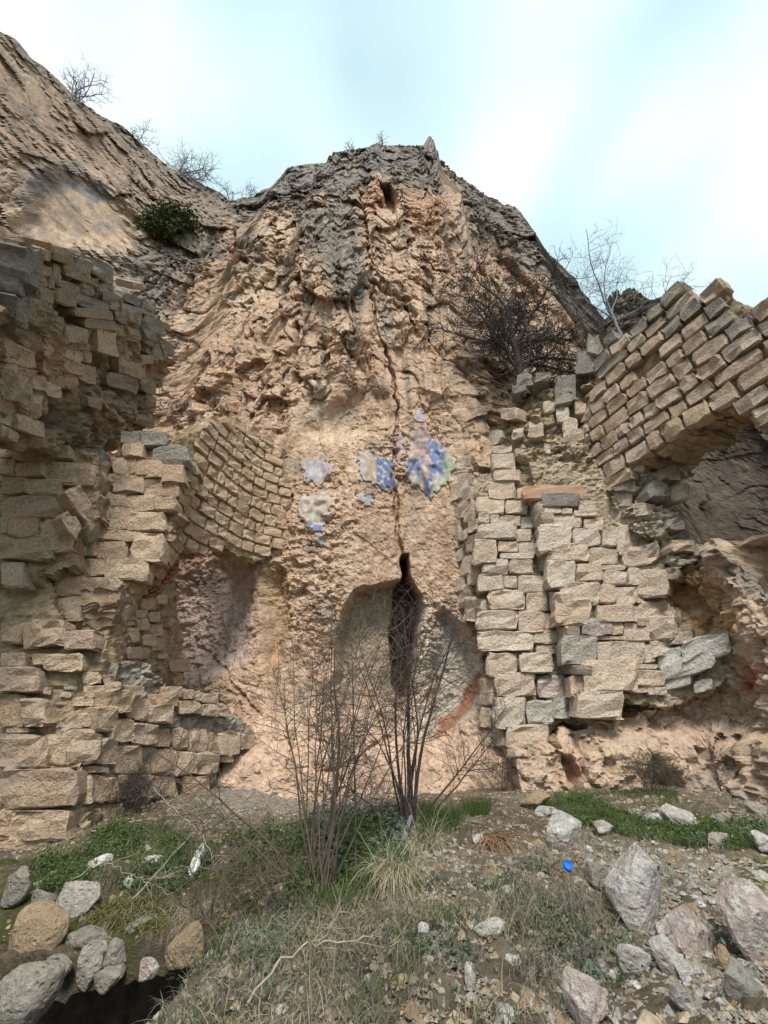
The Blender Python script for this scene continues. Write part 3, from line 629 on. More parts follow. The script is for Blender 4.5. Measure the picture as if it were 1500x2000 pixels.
def core(wall, parent, poly, s0, s1, z0, z1, step, tintc, amp=0.10, thick=0.5, cell=5.0, back_off=0.03, seed=0, name='rubble_core', batter=0.0, mat='core', extra=None, kind=None):
    """rubble and mortar body of a wall: an uneven sheet with real thickness, broken off along poly"""
    ss = np.arange(s0, s1, step); zz = np.arange(z0, z1, step); s, z = np.meshgrid(ss, zz, indexing='ij')
    p = wall.pos(s); n = wall.nrm(s)
    P0 = np.concatenate([p, z[..., None]], -1); px, py = proj(P0); jx = 9 * perlin(s * 4, z * 4, 0 * s + seed)
    keep = inpoly(px + jx, py + 1.2 * jx, poly) & ((P0[..., 1] * CP + P0[..., 2] * SP) > 0.3)
    f, r0, r1 = facets(s * cell * 0.7 + 0.4 * perlin(s * 3, z * 3, 0 * s + seed), z * cell * 1.15 + 0.4 * perlin(s * 3, z * 3, 0 * s + seed + 3), 100 + seed, 0.9, 0.5)
    g, r2, r3 = facets(s * cell * 2.1, z * cell * 2.8, 200 + seed, 1.0, 0.3)
    h = amp * (f * 0.8 + 0.35 * g + 1.3 * perlin(s * 1.2, z * 1.2, 0 * s + seed)) + 0.02 * fbm(s * 14, z * 14, 0 * s + seed, 2) - back_off + batter * (z - z0)
    if extra is not None: h = h + extra(px, py, s, z)
    Fp = P0.copy(); Fp[..., :2] += n * h[..., None]
    t = thick * (1 + 0.35 * perlin(s * 2.3, z * 2.3, 0 * s + seed + 8))
    B = P0.copy(); B[..., :2] -= n * t[..., None]
    col = np.zeros((*s.shape, 3), np.float32) + C(*tintc[0])
    col = lerp(col, C(*tintc[1]), sstep(0.2, 0.8, r0)); col = lerp(col, C(*tintc[2]), sstep(0.65, 0.9, r1) * 0.8)
    col = lerp(col, C(*tintc[0]) * 0.8, sstep(0.0, 0.6, perlin(s * 2, z * 2, 0 * s + seed + 5)) * 0.5)
    nu, nv = s.shape; q = gridfaces(nu, nv); q = q[keep.ravel()[q].all(1)]
    used, inv = np.unique(q, return_inverse=True); q = inv.reshape(-1, 4); fr = Fp.reshape(-1, 3)[used]; bk = B.reshape(-1, 3)[used]; n0 = len(fr)
    e = np.concatenate([q[:, [0, 1]], q[:, [1, 2]], q[:, [2, 3]], q[:, [3, 0]]]); code = e[:, 0].astype(np.int64) * n0 + e[:, 1]; rc = e[:, 1].astype(np.int64) * n0 + e[:, 0]
    rim = e[~np.isin(code, rc)]
    mids = []                                           # broken edges: two uneven steps from front to back
    ru = np.unique(rim); ridx = np.full(n0, -1); ridx[ru] = np.arange(len(ru))
    lay = [fr[ru]]
    for k in range(1, 8):
        a = k / 8.0; m = fr[ru] * (1 - a) + bk[ru] * a
        m = m + np.stack([perlin(m[:, 0] * 5 + 9, m[:, 1] * 5, m[:, 2] * 5), perlin(m[:, 0] * 5, m[:, 1] * 5 + 9, m[:, 2] * 5), perlin(m[:, 0] * 5, m[:, 1] * 5, m[:, 2] * 5 + 9)], -1) * 0.10
        mids.append(m)
    nr = len(ru); V_ = np.concatenate([fr, bk] + mids); fs = [q, q[:, ::-1] + n0]
    def idx(v, k): return v if k == 0 else (v + n0 if k == 8 else 2 * n0 + (k - 1) * nr + ridx[v])
    for k in range(8):
        fs.append(np.stack([idx(rim[:, 1], k), idx(rim[:, 0], k), idx(rim[:, 0], k + 1), idx(rim[:, 1], k + 1)], 1))
    cc = col.reshape(-1, 3)[used]; tt = np.concatenate([cc, cc] + [cc[ru]] * 7)
    o = mk(name, V_, np.concatenate(fs), M[mat], parent, tint=np.clip(tt, .02, .6))
    if kind: o['kind'] = kind
    return o

TAN3 = [(.40, .31, .21), (.46, .35, .23), (.34, .24, .15)]
GRY3 = [(.33, .30, .25), (.37, .33, .27), (.27, .22, .17)]
DRK3 = [(.33, .25, .17), (.38, .28, .185), (.27, .22, .17)]
CRM3 = [(.43, .36, .27), (.48, .40, .30), (.36, .28, .20)]

# ---------------- left ruin: near pier (A), recessed face (B), lower wall running back (L), jamb of the opening (J)
lw = thing('ruined_wall', 'broken tan block wall with a pier beside the arched opening, left of the niches', 'wall', (-4.3, 5.0, -1.2))
lw_i = np.array(lw.location)
WA = Wall([(-7.5, 4.6), at(175, 1100, 5.05)[:2]])
WB = Wall([at(60, 1050, 5.4)[:2], at(305, 1050, 5.45)[:2]])
WL = Wall([at(100, 1450, 5.15)[:2], at(190, 1450, 5.3)[:2], at(330, 1450, 6.3)[:2], at(470, 1450, 7.5)[:2]])
WJ = Wall([at(235, 1200, 5.5)[:2], at(366, 1200, 7.4)[:2]])
def par(o, p):
    o.parent = p; o.location = Vector(o.location) - Vector(p.location); return o
class Into:
    """collects what is built and hangs it on the thing, keeping its place"""
    def __init__(self, root): self.root = root
    def __enter__(self): self.b = set(o.name for o in bpy.data.objects); return None
    def __exit__(self, *a):
        for o in [o for o in bpy.data.objects if o.name not in self.b]:
            if o.parent is None: par(o, self.root)
with Into(lw):
    core(WA, None, [(-300, 840), (0, 838), (80, 846), (120, 866), (190, 880), (186, 1000), (150, 1040), (140, 1090), (70, 1130), (120, 1240), (190, 1240), (200, 1300), (160, 1330), (150, 1400), (155, 1600), (130, 1800), (-300, 1900)], 0.0, 4.8, -1.8, 4.5, 0.035, TAN3, 0.05, 0.6, 5, 0.10, 1, extra=lambda px, py, s, z: -0.16 * sstep(1120, 1150, py) * sstep(1270, 1240, py))
    core(WB, None, [(60, 900), (215, 905), (232, 838), (320, 838), (372, 885), (366, 915), (350, 965), (333, 1010), (320, 1060), (290, 1112), (246, 1142), (240, 1180), (200, 1250), (150, 1330), (60, 1330)], 0.0, 2.6, 0.2, 5.5, 0.035, TAN3, 0.05, 0.55, 5, 0.10, 2)
    core(WL, None, [(110, 1270), (215, 1285), (300, 1290), (345, 1335), (400, 1350), (450, 1380), (500, 1415), (505, 1450), (440, 1490), (425, 1580), (300, 1620), (230, 1720), (110, 1760)], 0.0, 3.6, -1.7, 1.6, 0.03, GRY3, 0.07, 0.5, 5, 0.08, 3, extra=lambda px, py, s, z: -0.10 * sstep(1420, 1360, py))
    core(WJ, None, [(230, 1150), (290, 1108), (318, 1085), (352, 1075), (348, 1150), (352, 1200), (362, 1250), (356, 1290), (385, 1320), (395, 1360), (280, 1370), (180, 1340)], -0.3, 2.4, -0.2, 3.2, 0.03, DRK3, 0.06, 0.5, 5.5, 0.02, 4)
    SL_ = [M['st_left']]
    trace(WA, None, M['st_left'], [(0,150,140,210),(0,210,100,300),(75,165,400,330),(340,205,570,315),(290,300,430,350),(0,315,140,435),(130,335,360,455),(330,320,740,500),(0,440,210,575),(195,470,480,590),
        (0,590,590,780),(0,760,100,900),(70,775,315,920),(290,795,560,1040),(0,905,415,1105),(0,1105,200,1310),(90,0,300,120),(130,120,350,175)], (0, 820), 4, 0.02)
    for sd_ in ([(500, 560), (690, 820), (735, 650), (640, 500)], [(520, 780), (600, 940), (655, 840), (600, 740)], [(480, 760), (560, 900), (600, 800), (540, 700)]):   # cheek of the pier
        h = WA.hit(165, 1000); cen = np.array((*WA.pos(4.62), 2.6)); Tn = np.array((0.45, 0.89)); Nn = np.array((0.89, -0.45))
        pts_ = [plane_hit(x / 4, y / 4 + 820, np.array((*WA.pos(WA.s[-1]), 0)), Nn) for x, y in sd_]; cc_ = np.mean(pts_, 0)
        add_block('stone', M['st_left'], None, [pts_[0], pts_[1], pts_[2], pts_[3]], cc_, Tn, Nn, -0.03, 0.3, True)
    trace(WB, None, M['st_left'], [(965,190,1135,310),(895,295,1085,430),(1060,315,1270,460),(1260,350,1450,500),(880,430,1130,580),(1110,460,1390,600),
        (745,560,1005,690),(990,580,1225,715),(1200,590,1385,720),(705,675,875,795),(815,690,1025,870),(990,720,1300,880),(675,795,820,845),(665,845,930,945),(920,865,1075,955),(1045,875,1280,1110),
        (530,935,760,1075),(740,940,1000,1095),(395,1060,520,1205),(500,1070,625,1200),(605,1075,850,1220),(825,1078,1165,1260),(440,1210,725,1380),(705,1235,970,1395),(430,1385,755,1570),(700,470,790,640),(560,225,720,320),(830,420,915,520),(700,400,850,470)], (0, 820), 4, 0.03)
    trace(WB, None, M['st_gray'], [(935,80,1110,190),(1085,95,1310,215),(1175,215,1480,370),(640,230,820,330),(260,1370,455,1560)], (0, 820), 4, 0.03)
    trace(WA, None, M['st_left'], [(0,565,170,715),(170,530,305,755),(265,525,540,740,.08),(0,775,205,890),(0,890,355,1100,.12),(100,540,185,620),(525,610,770,765,.06),(350,790,670,930,.05),(255,785,500,880)], (0, 1080), 4, 0.0)
    trace(WJ, None, M['st_left'], [(1055,440,1145,515),(1140,460,1245,545),(1055,510,1140,605),(1170,555,1280,655),(1000,590,1075,700),(1095,635,1205,735),(1180,655,1310,770),(985,725,1170,835),(1100,350,1215,455),(1310,830,1480,935),(1325,930,1450,1040),
        (765,670,855,790),(1075,860,1175,915),(1215,785,1295,830),(820,830,920,920),(1220,320,1310,400)], (0, 1080), 4, 0.02)
    trace(WJ, None, M['brick'], [(1290+dx_, 60+dy_, 1290+dx_+62, 60+dy_+26) for dx_, dy_ in ((30,0),(-10,35),(45,40),(-40,70),(15,78),(-60,105),(-5,112),(-85,140),(-30,148),(-110,175),(-60,185),(-140,215),(-90,225),(-165,255))], (0, 1080), 4, 0.03, 0.08, 'brick', skew=-0.4)
    trace(WA, None, M['st_left'], [(0,235,175,425,.05),(45,420,185,455),(140,245,305,420,.05),(0,465,290,660,.05),(250,460,385,645),(0,655,60,840),(10,645,480,890,.10),(0,885,165,1065,.06),(100,890,440,1080,.08),(0,1065,320,1200,.10)], (0, 1280), 3, 0.02)
    trace(WL, None, M['st_left'], [(355,425,595,640,.06),(460,335,550,425),(545,295,695,450,.05),(590,200,775,345,.05),(745,240,815,370),(790,250,890,385),(875,285,1010,400,.04),(915,220,1045,300),(490,175,620,250),(735,175,840,240),
        (1045,255,1175,345),(1175,280,1280,360),(1275,305,1350,360),(990,180,1085,245),(1090,200,1135,255),(1135,215,1185,270),(1185,220,1290,280),
        (635,365,785,505,.05),(765,395,925,530),(895,425,1010,545),(1010,425,1115,555),(1110,430,1220,570),(1215,450,1290,575),(1275,450,1410,590),(1410,465,1490,555),
        (550,480,690,645),(660,520,845,705),(815,535,940,700),(915,545,1030,705),(1015,560,1155,710),(1140,570,1290,700),(1295,590,1370,630),(475,645,570,690),(560,650,640,690),
        (415,700,545,885),(515,695,620,870),(585,710,695,865),(685,695,815,850),(810,695,935,840),(910,700,1040,840),(1070,705,1230,820),(425,880,610,1040),(600,870,720,980),(320,1060,480,1170),
        (425,240,555,300),(345,210,415,248),(220,185,300,230),(365,140,450,205),(480,95,590,170),(600,110,650,160),(610,150,710,210)], (0, 1280), 3, 0.0)

# ---------------- curved wall between the left ruin and the cliff
cw = thing('curved_wall', 'curved ochre block wall over the arched opening, against the cliff', 'wall', (-3.0, 7.4, 1.5))
c0 = at(303, 1105, 5.85)[:2]; c9 = at(566, 1010, 8.45)[:2]
WC = Wall(catmull([c0, c0 + (0.16, 0.75), c0 + (0.40, 1.45), c9 - (0.62, 0.50), c9, c9 + (0.5, 0.25)], 6))
CPOLY = [(296, 1112), (330, 1020), (352, 950), (366, 900), (370, 862), (392, 836), (440, 820), (466, 812), (500, 838), (540, 872), (553, 893), (552, 918), (570, 975), (573, 1036), (556, 1066), (530, 1068), (512, 1092), (470, 1086), (436, 1064), (412, 1088), (386, 1080), (350, 1068), (330, 1074), (312, 1100)]
with Into(cw):
    core(WC, None, CPOLY, 0, WC.s[-1], 1.0, 6.5, 0.03, [(.40, .31, .2), (.44, .35, .23), (.32, .24, .15)], 0.03, 0.55, 5, 0.06, 5)
def courses(wall, parent, mat, poly, s0, s1, z0, z1, hs, ws, front=0.02, rugged=0.8, slope=0.0, gap=0.018, skip=0.0, matfn=None):
    z = z0
    while z < z1:
        hgt = rng.uniform(*hs); s = s0 + rng.uniform(0, 0.4)
        while s < s1:
            w = rng.uniform(*ws) * (1.5 if rng.random() < 0.12 else 1); sm = s + w / 2
            zc = z + hgt / 2 + slope * (sm - s0) + rng.normal(0, 0.008); hh = hgt * rng.uniform(0.9, 1.0)
            if sm < s1:
                c2 = wall.pos(sm); cen = np.array((*c2, zc)); px, py = proj(cen)
                if cen[1] > 0.5 and inpoly(np.array([px]), np.array([py]), poly)[0] and rng.random() >= skip:
                    Tn = wall.tan(sm); Nn = np.array((Tn[1], -Tn[0])); q = []
                    for a, b in ((-1, -1), (1, -1), (1, 1), (-1, 1)):
                        aa = a * (w / 2 - gap) * rng.uniform(0.94, 1.02); bb = b * (hh / 2 - gap * 0.7) * rng.uniform(0.92, 1.03); q.append(cen + np.array((Tn[0] * aa, Tn[1] * aa, bb)))
                    add_block('stone', matfn(px, py) if matfn else mat, parent, q, cen, Tn, Nn, front + rng.uniform(-0.01, 0.03), 0.2, False, rugged)
            s += w
        z += hgt
with Into(cw):
    courses(WC, None, M['st_curve'], CPOLY, 0.0, WC.s[-1], 1.6, 6.2, (0.21, 0.31), (0.20, 0.46), 0.0, 1.2, gap=0.012, matfn=lambda x, y: M['st_left'] if x < 420 and rng.random() < 0.7 else M['st_curve'])

# ---------------- upper left ruin: broken vault springing with loose flat stones
uw = thing('ruined_vault', 'dark crumbling rubble of a fallen vault high on the left, below the pale scoop', 'wall', (-5.1, 5.0, 4.5))
WU = Wall([(-3.5, -0.3), (-5.75, 7.3)][::1])
WU = Wall([(-4.35, 2.6), (-4.62, 3.5), (-5.62, 6.95)])
UPOLY = [(-200, 470), (0, 468), (60, 500), (110, 478), (135, 495), (180, 520), (215, 555), (240, 600), (300, 650), (330, 700), (336, 740), (330, 760), (342, 800), (350, 830), (260, 850), (240, 880), (200, 890), (80, 880), (-200, 900)]
with Into(uw):
    core(WU, None, UPOLY, 0, 4.75, 2.4, 10.5, 0.04, DRK3, 0.17, 0.9, 3.6, 0.05, 6, extra=lambda px, py, s, z: -0.5 * sstep(0, 40, sdpoly(px, py, [(75, 770), (110, 760), (150, 800), (160, 850), (110, 860), (75, 830)])) - 0.25 * sstep(0, 25, sdpoly(px, py, [(100, 590), (150, 600), (165, 640), (115, 640)])))
    trace(WU, None, M['st_gray'], [(20,120,235,370,.1),(0,150,170,470,.12),(0,380,60,540,.1),(0,540,110,780,.12),(680,320,790,390),(730,280,880,440),(790,400,865,500),(780,500,940,610),(900,615,1080,745),(920,755,1075,870),(1080,590,1200,660),(1080,630,1180,700),(1085,700,1260,830),(1080,760,1210,890),(1270,760,1330,820),(535,250,680,370),(590,205,640,250),(1100,840,1190,930),(555,540,830,660),(1210,880,1340,1000),(950,540,1090,620),(1180,930,1290,1060)], (0, 440), 4, 0.06, 0.09, rugged=1.5, skew=0.45)
    trace(WU, None, M['st_dark'], [(125,130,240,210),(250,180,350,260),(350,155,535,280),(235,300,380,390),(380,290,450,430),(450,290,600,400),(175,345,265,465),(265,375,345,470),(335,385,385,490),(260,475,375,600),(405,430,605,505),(570,330,670,430),(690,400,740,470),(610,435,710,540),(740,455,810,520),(380,490,550,610),(820,590,905,660),(870,670,965,760),(885,790,1080,900),(1240,820,1290,870),(60,540,300,730),(290,690,470,800),(800,1150,1060,1290),(900,1050,1120,1190),(640,1340,760,1430),(1060,1180,1180,1300),(1120,1320,1200,1420),(960,1470,1180,1560),(760,1300,900,1400)], (0, 440), 4, 0.06, 0.09, rugged=1.5, skew=0.3)
    trace(WU, None, M['st_dark'], [(510,640,820,715,.05),(580,720,860,800,.06),(440,780,640,915),(475,910,680,965),(1000,440,1100,500),(1080,1010,1180,1080),(300,860,470,930)], (0, 440), 4, 0.08, 0.05, rugged=1.2, skew=0.12)
    trace(WU, None, M['st_left'], [(700,805,880,1010,.08),(290,820,470,1050,.05),(0,925,250,1110),(20,1070,220,1370),(180,1300,295,1480),(0,1310,170,1590),(215,1160,325,1290),(320,1035,400,1160),(440,945,610,1050),(620,970,715,1065),(410,1050,640,1150),(380,1145,595,1270),(590,1080,740,1230),(320,1230,440,1330),(90,1500,305,1640,.05),(0,1200,40,1330),(0,1560,90,1680),(30,1600,100,1680)], (0, 440), 4, 0.03, 0.07, rugged=1.3, skew=0.35)

# ---------------- right ruin: stepped pilasters (R), its broken top (T)
rw = thing('pilaster_wall', 'cream block wall with two stepped pilasters, right of the niches', 'wall', (2.8, 7.2, -1.0))
WR = Wall([at(868, 1050, 8.55)[:2], at(932, 1000, 7.35)[:2], at(1040, 1000, 7.3)[:2], at(1054, 1000, 6.95)[:2], at(1230, 1050, 6.9)[:2], at(1345, 1200, 6.55)[:2]])
RPOLY = [(880, 1010), (885, 940), (905, 925), (925, 930), (935, 880), (955, 860), (985, 870), (1010, 900), (1030, 880), (1080, 870), (1150, 880), (1180, 930), (1240, 950), (1290, 1040), (1290, 1085), (1300, 1110),
         (1290, 1160), (1310, 1180), (1330, 1230), (1300, 1250), (1480, 1245), (1440, 1300), (1390, 1350), (1330, 1380), (1230, 1370), (1210, 1405), (1080, 1420), (1080, 1450), (1060, 1475), (925, 1480), (905, 1440), (940, 1370), (955, 1320), (940, 1270), (925, 1210), (890, 1180), (872, 1110), (880, 1060)]
with Into(rw):
    core(WR, None, RPOLY, 0.0, 6.6, -0.7, 5.0, 0.03, CRM3, 0.05, 0.6, 5, 0.10, 7)
    SR = M['st_right']
    trace(WR, None, SR, [(340,40,500,105),(340,105,525,240),(350,235,570,330),(310,320,535,465),(535,380,580,465),(215,430,450,580),(440,470,630,585),(230,570,325,655),(325,580,400,660),(400,585,570,675),(570,595,665,695),
        (235,655,540,785,.03),(530,690,655,790),(185,780,385,980,.03),(385,790,550,880),(545,790,705,900),(400,880,675,930),(260,925,475,1050,.03),(475,930,670,1045),(230,1050,430,1190,.03),(430,1055,545,1160),(540,1055,780,1200),
        (745,520,880,580),(880,535,970,585),(975,545,1165,605),(745,580,1060,680),(1060,605,1215,700),(1010,460,1165,560),(705,655,965,890,.03),(970,680,1200,835),(795,805,1105,960,.05),(1105,835,1330,980),(1195,975,1390,1015),
        (770,930,995,1170,.04),(990,965,1215,1110,.05),(1210,1010,1405,1135),(1310,655,1500,900),(1270,490,1480,670),(1300,345,1440,540),(1365,860,1500,1000),(1400,1000,1500,1140),(690,880,800,1030),(1200,700,1320,840)], (875, 860), 4, 0.03, 0.04)
    trace(WR, None, SR, [(35,320,150,470),(40,430,190,600),(100,490,190,600),(30,580,100,680),(130,545,205,640),(165,620,240,720),(30,670,105,800),(125,690,165,780),(130,740,240,860),(20,850,110,960),(90,900,190,1070),(160,1000,250,1130),
        (50,1080,130,1190),(75,1140,180,1200),(635,490,720,640),(660,570,745,690),(665,660,745,770),(100,380,190,480),(20,800,80,860)], (875, 860), 4, 0.02, 0.03, skew=-0.5)
    trace(WR, None, SR, [(0,180,70,245),(65,130,135,220),(40,190,180,270),(100,205,230,340),(0,95,100,180),(450,175,590,290),(405,285,570,405,.03),(565,290,620,390),(580,165,670,285),(645,105,880,240,.05),(610,210,825,370,.07),
        (880,120,980,245),(965,135,1100,250),(1085,130,1150,235),(1045,10,1230,120),(1115,35,1310,210,.10),(860,245,1080,350,.04),(1045,250,1130,350),(1110,220,1290,350),(690,325,775,445),(955,345,1025,425),(1020,345,1180,460),(1155,310,1350,460,.06),
        (495,395,655,475),(645,370,700,465),(510,475,655,535),(870,460,955,575),(935,450,1165,590),(1150,470,1215,590),(1180,455,1300,545),(810,425,1035,452),(220,520,405,670,.04),(410,525,615,655,.05),(655,595,770,655),
        (1060,590,1235,620),(1085,625,1275,725),(190,670,280,840),(280,635,520,790,.07),(710,655,810,795),(145,850,210,965),(205,845,265,970),(260,780,455,970,.06),(725,750,1000,920,.12),(115,970,185,1080),(175,970,265,1075),(265,960,330,1075),(325,945,590,1080,.07),
        (235,150,455,285,.02),(160,280,400,400,.03),(165,390,495,520,.03),(1090,720,1170,760),(1170,725,1280,775)], (875, 1100), 3, 0.03, 0.04)
    trace(WR, None, M['boulder_pink'], [(770,330,960,425,.03),(520,660,725,800)], (875, 1100), 3, 0.03, 0.04)
    trace(WR, None, M['st_pale'], [(655,420,870,610,.08),(455,800,625,950,.04),(595,795,720,915,.03)], (875, 1100), 3, 0.03, 0.05)
    trace(WR, None, M['st_right'], [(765,560,1095,765,.10)], (875, 1100), 3, 0.04, 0.03)
    trace(WR, None, M['st_gray'], [(715,425,1020,535,.06)], (875, 860), 4, 0.03, 0.02)
    trace(WR, None, M['brick'], [(380,280,402,390)], (875, 1100), 3, 0.04, 0.03, 'brick')
    o_ = add_block
    trace(WR, None, plain_mat('terracotta slab', (.32, .19, .13), (.38, .25, .17), 6), [(580,350,1065,470,.02)], (875, 860), 4, 0.03, 0.015, 'lintel_slab', rugged=0.4)
    trace(WR, None, M['slab'], [(640,860,840,1020,.05),(840,780,1230,945,.10),(670,920,1110,1095,.08),(690,1095,910,1180,.05),(920,1110,1070,1200)], (1125, 1050), 4, 0.04, 0.07, skew=-0.25, rugged=1.5)
    trace(WR, None, M['st_right'], [(575,805,735,930),(720,740,910,840),(345,60,670,240,.08)], (1125, 1050), 4, 0.04, 0.07, skew=-0.2, rugged=1.4)
    trace(WR, None, M['st_dark'], [(705,240,820,340,.08),(460,630,545,700,.05)], (1125, 1050), 4, 0.04, 0.07)
# broken top of the right ruin: rubble ledge that carries the bare tree
rt = thing('rubble_ledge', 'loose rubble ledge under the dark bare tree, above the stepped pilasters', 'wall', (3.9, 7.7, 4.5))
WT_ = Wall([at(940, 800, 8.5)[:2], at(1000, 800, 7.5)[:2], at(1140, 800, 7.0)[:2], at(1200, 800, 6.6)[:2]])
TPOLY = [(930, 880), (960, 830), (985, 790), (1000, 760), (1035, 738), (1075, 735), (1125, 742), (1165, 690), (1180, 660), (1230, 690), (1180, 760), (1145, 840), (1155, 900), (1170, 940), (1110, 945), (1030, 950), (970, 930)]
with Into(rt):
    core(WT_, None, TPOLY, 0, 3.6, 3.5, 9.2, 0.035, [(.37, .31, .22), (.42, .34, .235), (.27, .23, .17)], 0.17, 0.9, 4.2, 0.02, 8, extra=lambda px, py, s, z: -0.10 * (z - 6))
    trace(WT_, None, M['st_gray'], [(1010,738,1040,762,.1),(1040,735,1075,755,.1),(1078,742,1122,790,.12),(1082,775,1118,800,.15),(1128,690,1165,740,.1),(1000,755,1030,775,.08),(1150,660,1180,700,.1)], (0, 0), 1, 0.06, 0.08, rugged=1.6, skew=-0.1)
    trace(WT_, None, SR, [(1030,832,1065,868,.16),(1085,800,1110,830,.05),(1095,820,1130,850,.08),(1098,845,1140,872,.10),(1092,870,1130,892,.08),(945,838,985,870,.05),(985,800,1015,820,.03),(1060,785,1085,810,.03),(1005,880,1035,905,.05),(1050,900,1085,925,.05),(1085,905,1120,925,.06),(1035,915,1060,935,.05),(1130,860,1150,890,.05),(1000,840,1025,860,.04),(990,905,1015,925),(1060,870,1085,890),(1120,790,1145,815,.05)], (0, 0), 1, 0.05, 0.08, rugged=1.6, skew=-0.1)

# ---------------- right arch wall running towards the camera
aw = thing('arch_wall', 'slanting pinkish block wall with the broken arch, at the right edge under the sky', 'wall', (5.6, 5.0, 4.5))
a0 = np.array((4.73, 7.0)); ad = np.array((0.358, -0.934))
WD = Wall([a0 - ad * 0.9, a0 + ad * 5.6])
APOLY = [(1128, 900), (1140, 790), (1172, 690), (1182, 655), (1225, 672), (1232, 650), (1262, 610), (1300, 575), (1332, 568), (1346, 580), (1372, 570), (1400, 566), (1424, 578), (1462, 602), (1500, 588), (1700, 560), (1750, 900), (1560, 880), (1500, 852), (1468, 838), (1448, 800), (1430, 812), (1398, 800), (1384, 792), (1372, 815), (1330, 850), (1288, 893), (1268, 880), (1252, 905), (1225, 935), (1195, 955), (1150, 940)]
with Into(aw):
    core(WD, None, APOLY, 0.0, 6.5, 2.5, 9.5, 0.04, [(.36, .28, .19), (.40, .32, .22), (.28, .20, .14)], 0.05, 1.1, 4.5, 0.09, 9)
    top_y = lambda x: np.interp(x, [1128, 1180, 1262, 1332, 1400, 1462, 1700], [760, 655, 610, 568, 566, 602, 560])
    courses(WD, None, M['st_arch'], APOLY, 0.0, 6.5, 2.6, 9.4, (0.26, 0.36), (0.28, 0.54), 0.03, 1.3, gap=0.010, skip=0.015, matfn=lambda x, y: M['st_gray'] if y - top_y(x) < 70 and rng.random() < 0.75 else (M['st_right'] if rng.random() < 0.15 else M['st_arch']))
# stub of the arch's springing: ragged mortar mass below the arch
sp_ = thing('arch_stub', 'ragged crumbly mortar stub below the broken arch, left of the dark hollow', 'wall', (4.6, 6.0, 1.5))
WS = Wall([at(1185, 950, 6.95)[:2], at(1260, 950, 6.5)[:2], at(1345, 950, 6.6)[:2], at(1420, 950, 7.4)[:2]])
with Into(sp_):
    core(WS, None, [(1190, 950), (1250, 895), (1300, 880), (1360, 870), (1345, 920), (1325, 960), (1320, 1000), (1342, 1040), (1365, 1055), (1385, 1070), (1380, 1110), (1310, 1115), (1290, 1060), (1240, 1045), (1200, 1000)], 0, 3, 1.5, 5.5, 0.03, [(.42, .38, .31), (.46, .41, .34), (.36, .30, .23)], 0.20, 0.7, 4.5, 0.0, 10)
    trace(WS, None, M['st_gray'], [(1255,950,1300,985,.1),(1290,1020,1320,1045,.15),(1200,930,1245,965,.05)], (0, 0), 1, 0.05, 0.06, rugged=1.6)
    trace(WS, None, SR, [(1225,900,1262,930,.08),(1280,910,1320,945,.08),(1300,955,1335,985,.1),(1240,985,1275,1010,.08),(1300,1060,1345,1085,.12),(1345,1070,1375,1095,.1),(1265,900,1295,915,.05)], (0, 0), 1, 0.06, 0.09, rugged=1.8)

# ---------------- natural rock on the right, below and behind the arch
WK = Wall(catmull([at(985, 1450, 7.45)[:2], at(1100, 1450, 7.4)[:2], at(1200, 1400, 7.3)[:2], at(1330, 1300, 7.1)[:2], at(1430, 1250, 6.3)[:2], at(1520, 1300, 5.5)[:2], (6.6, 4.0), (7.6, 2.4)], 12))
KPOLY = [(960, 1462), (1070, 1455), (1082, 1425), (1210, 1400), (1300, 1375), (1325, 1300), (1300, 1200), (1285, 1120), (1300, 1085), (1345, 1090), (1380, 1060), (1400, 1055), (1440, 1110), (1500, 1165), (1700, 1250), (2300, 1400), (2300, 2300), (940, 1800)]
def kx(px, py, s, z):
    h = 0.55 * sstep(1400, 1475, py) + 0.12 * sstep(1480, 1560, py) * sstep(1700, 1500, px)
    for pl, dp, w in (([(1080, 1470), (1100, 1475), (1115, 1510), (1110, 1540), (1085, 1520)], .35, 10), ([(1220, 1520), (1245, 1465), (1270, 1490), (1300, 1530), (1280, 1560), (1225, 1550)], .6, 14), ([(1330, 1455), (1355, 1460), (1350, 1480), (1332, 1478)], .3, 8), ([(1390, 1462), (1402, 1464), (1400, 1474), (1390, 1474)], .25, 5)):
        h = h - dp * sstep(-4, w, sdpoly(px, py, pl))
    st = sstep(1330, 1400, px) * sstep(1380, 1440, py)
    q = (z * 3.2 + s * 1.9 + 0.4 * perlin(s * 2, z * 2, 0 * s)); h = h + 0.10 * st * (q - np.floor(q))
    h = h + 0.16 * facets(s * 1.1, z * 0.9, 61, 1.0, 0.1)[0] + 0.08 * fbm(s * 3, z * 3, 0 * s + 2, 4, 0.6) + 0.09 * facets(s * 3 + 0.4 * perlin(s * 3, z * 3, 0 * s), z * 3.4, 63, 1.2, 0.0)[0] + 0.035 * facets(s * 8, z * 9, 64, 1.2, 0.0)[0]
    h = h - 0.18 * sstep(0, 40, sdpoly(px, py, [(1300, 1120), (1420, 1130), (1440, 1250), (1330, 1260), (1300, 1200)]))
    return h
rock = core(WK, None, KPOLY, 0, WK.s[-1], -1.9, 4.2, 0.028, [(.46, .35, .27), (.49, .375, .285), (.43, .31, .215)], 0.05, 1.6, 3.0, 0.0, 12, 'rock_outcrop', mat='rock', extra=kx)
tag(rock, 'pinkish rock outcrop at the foot of the right ruin', None, None, 'structure')
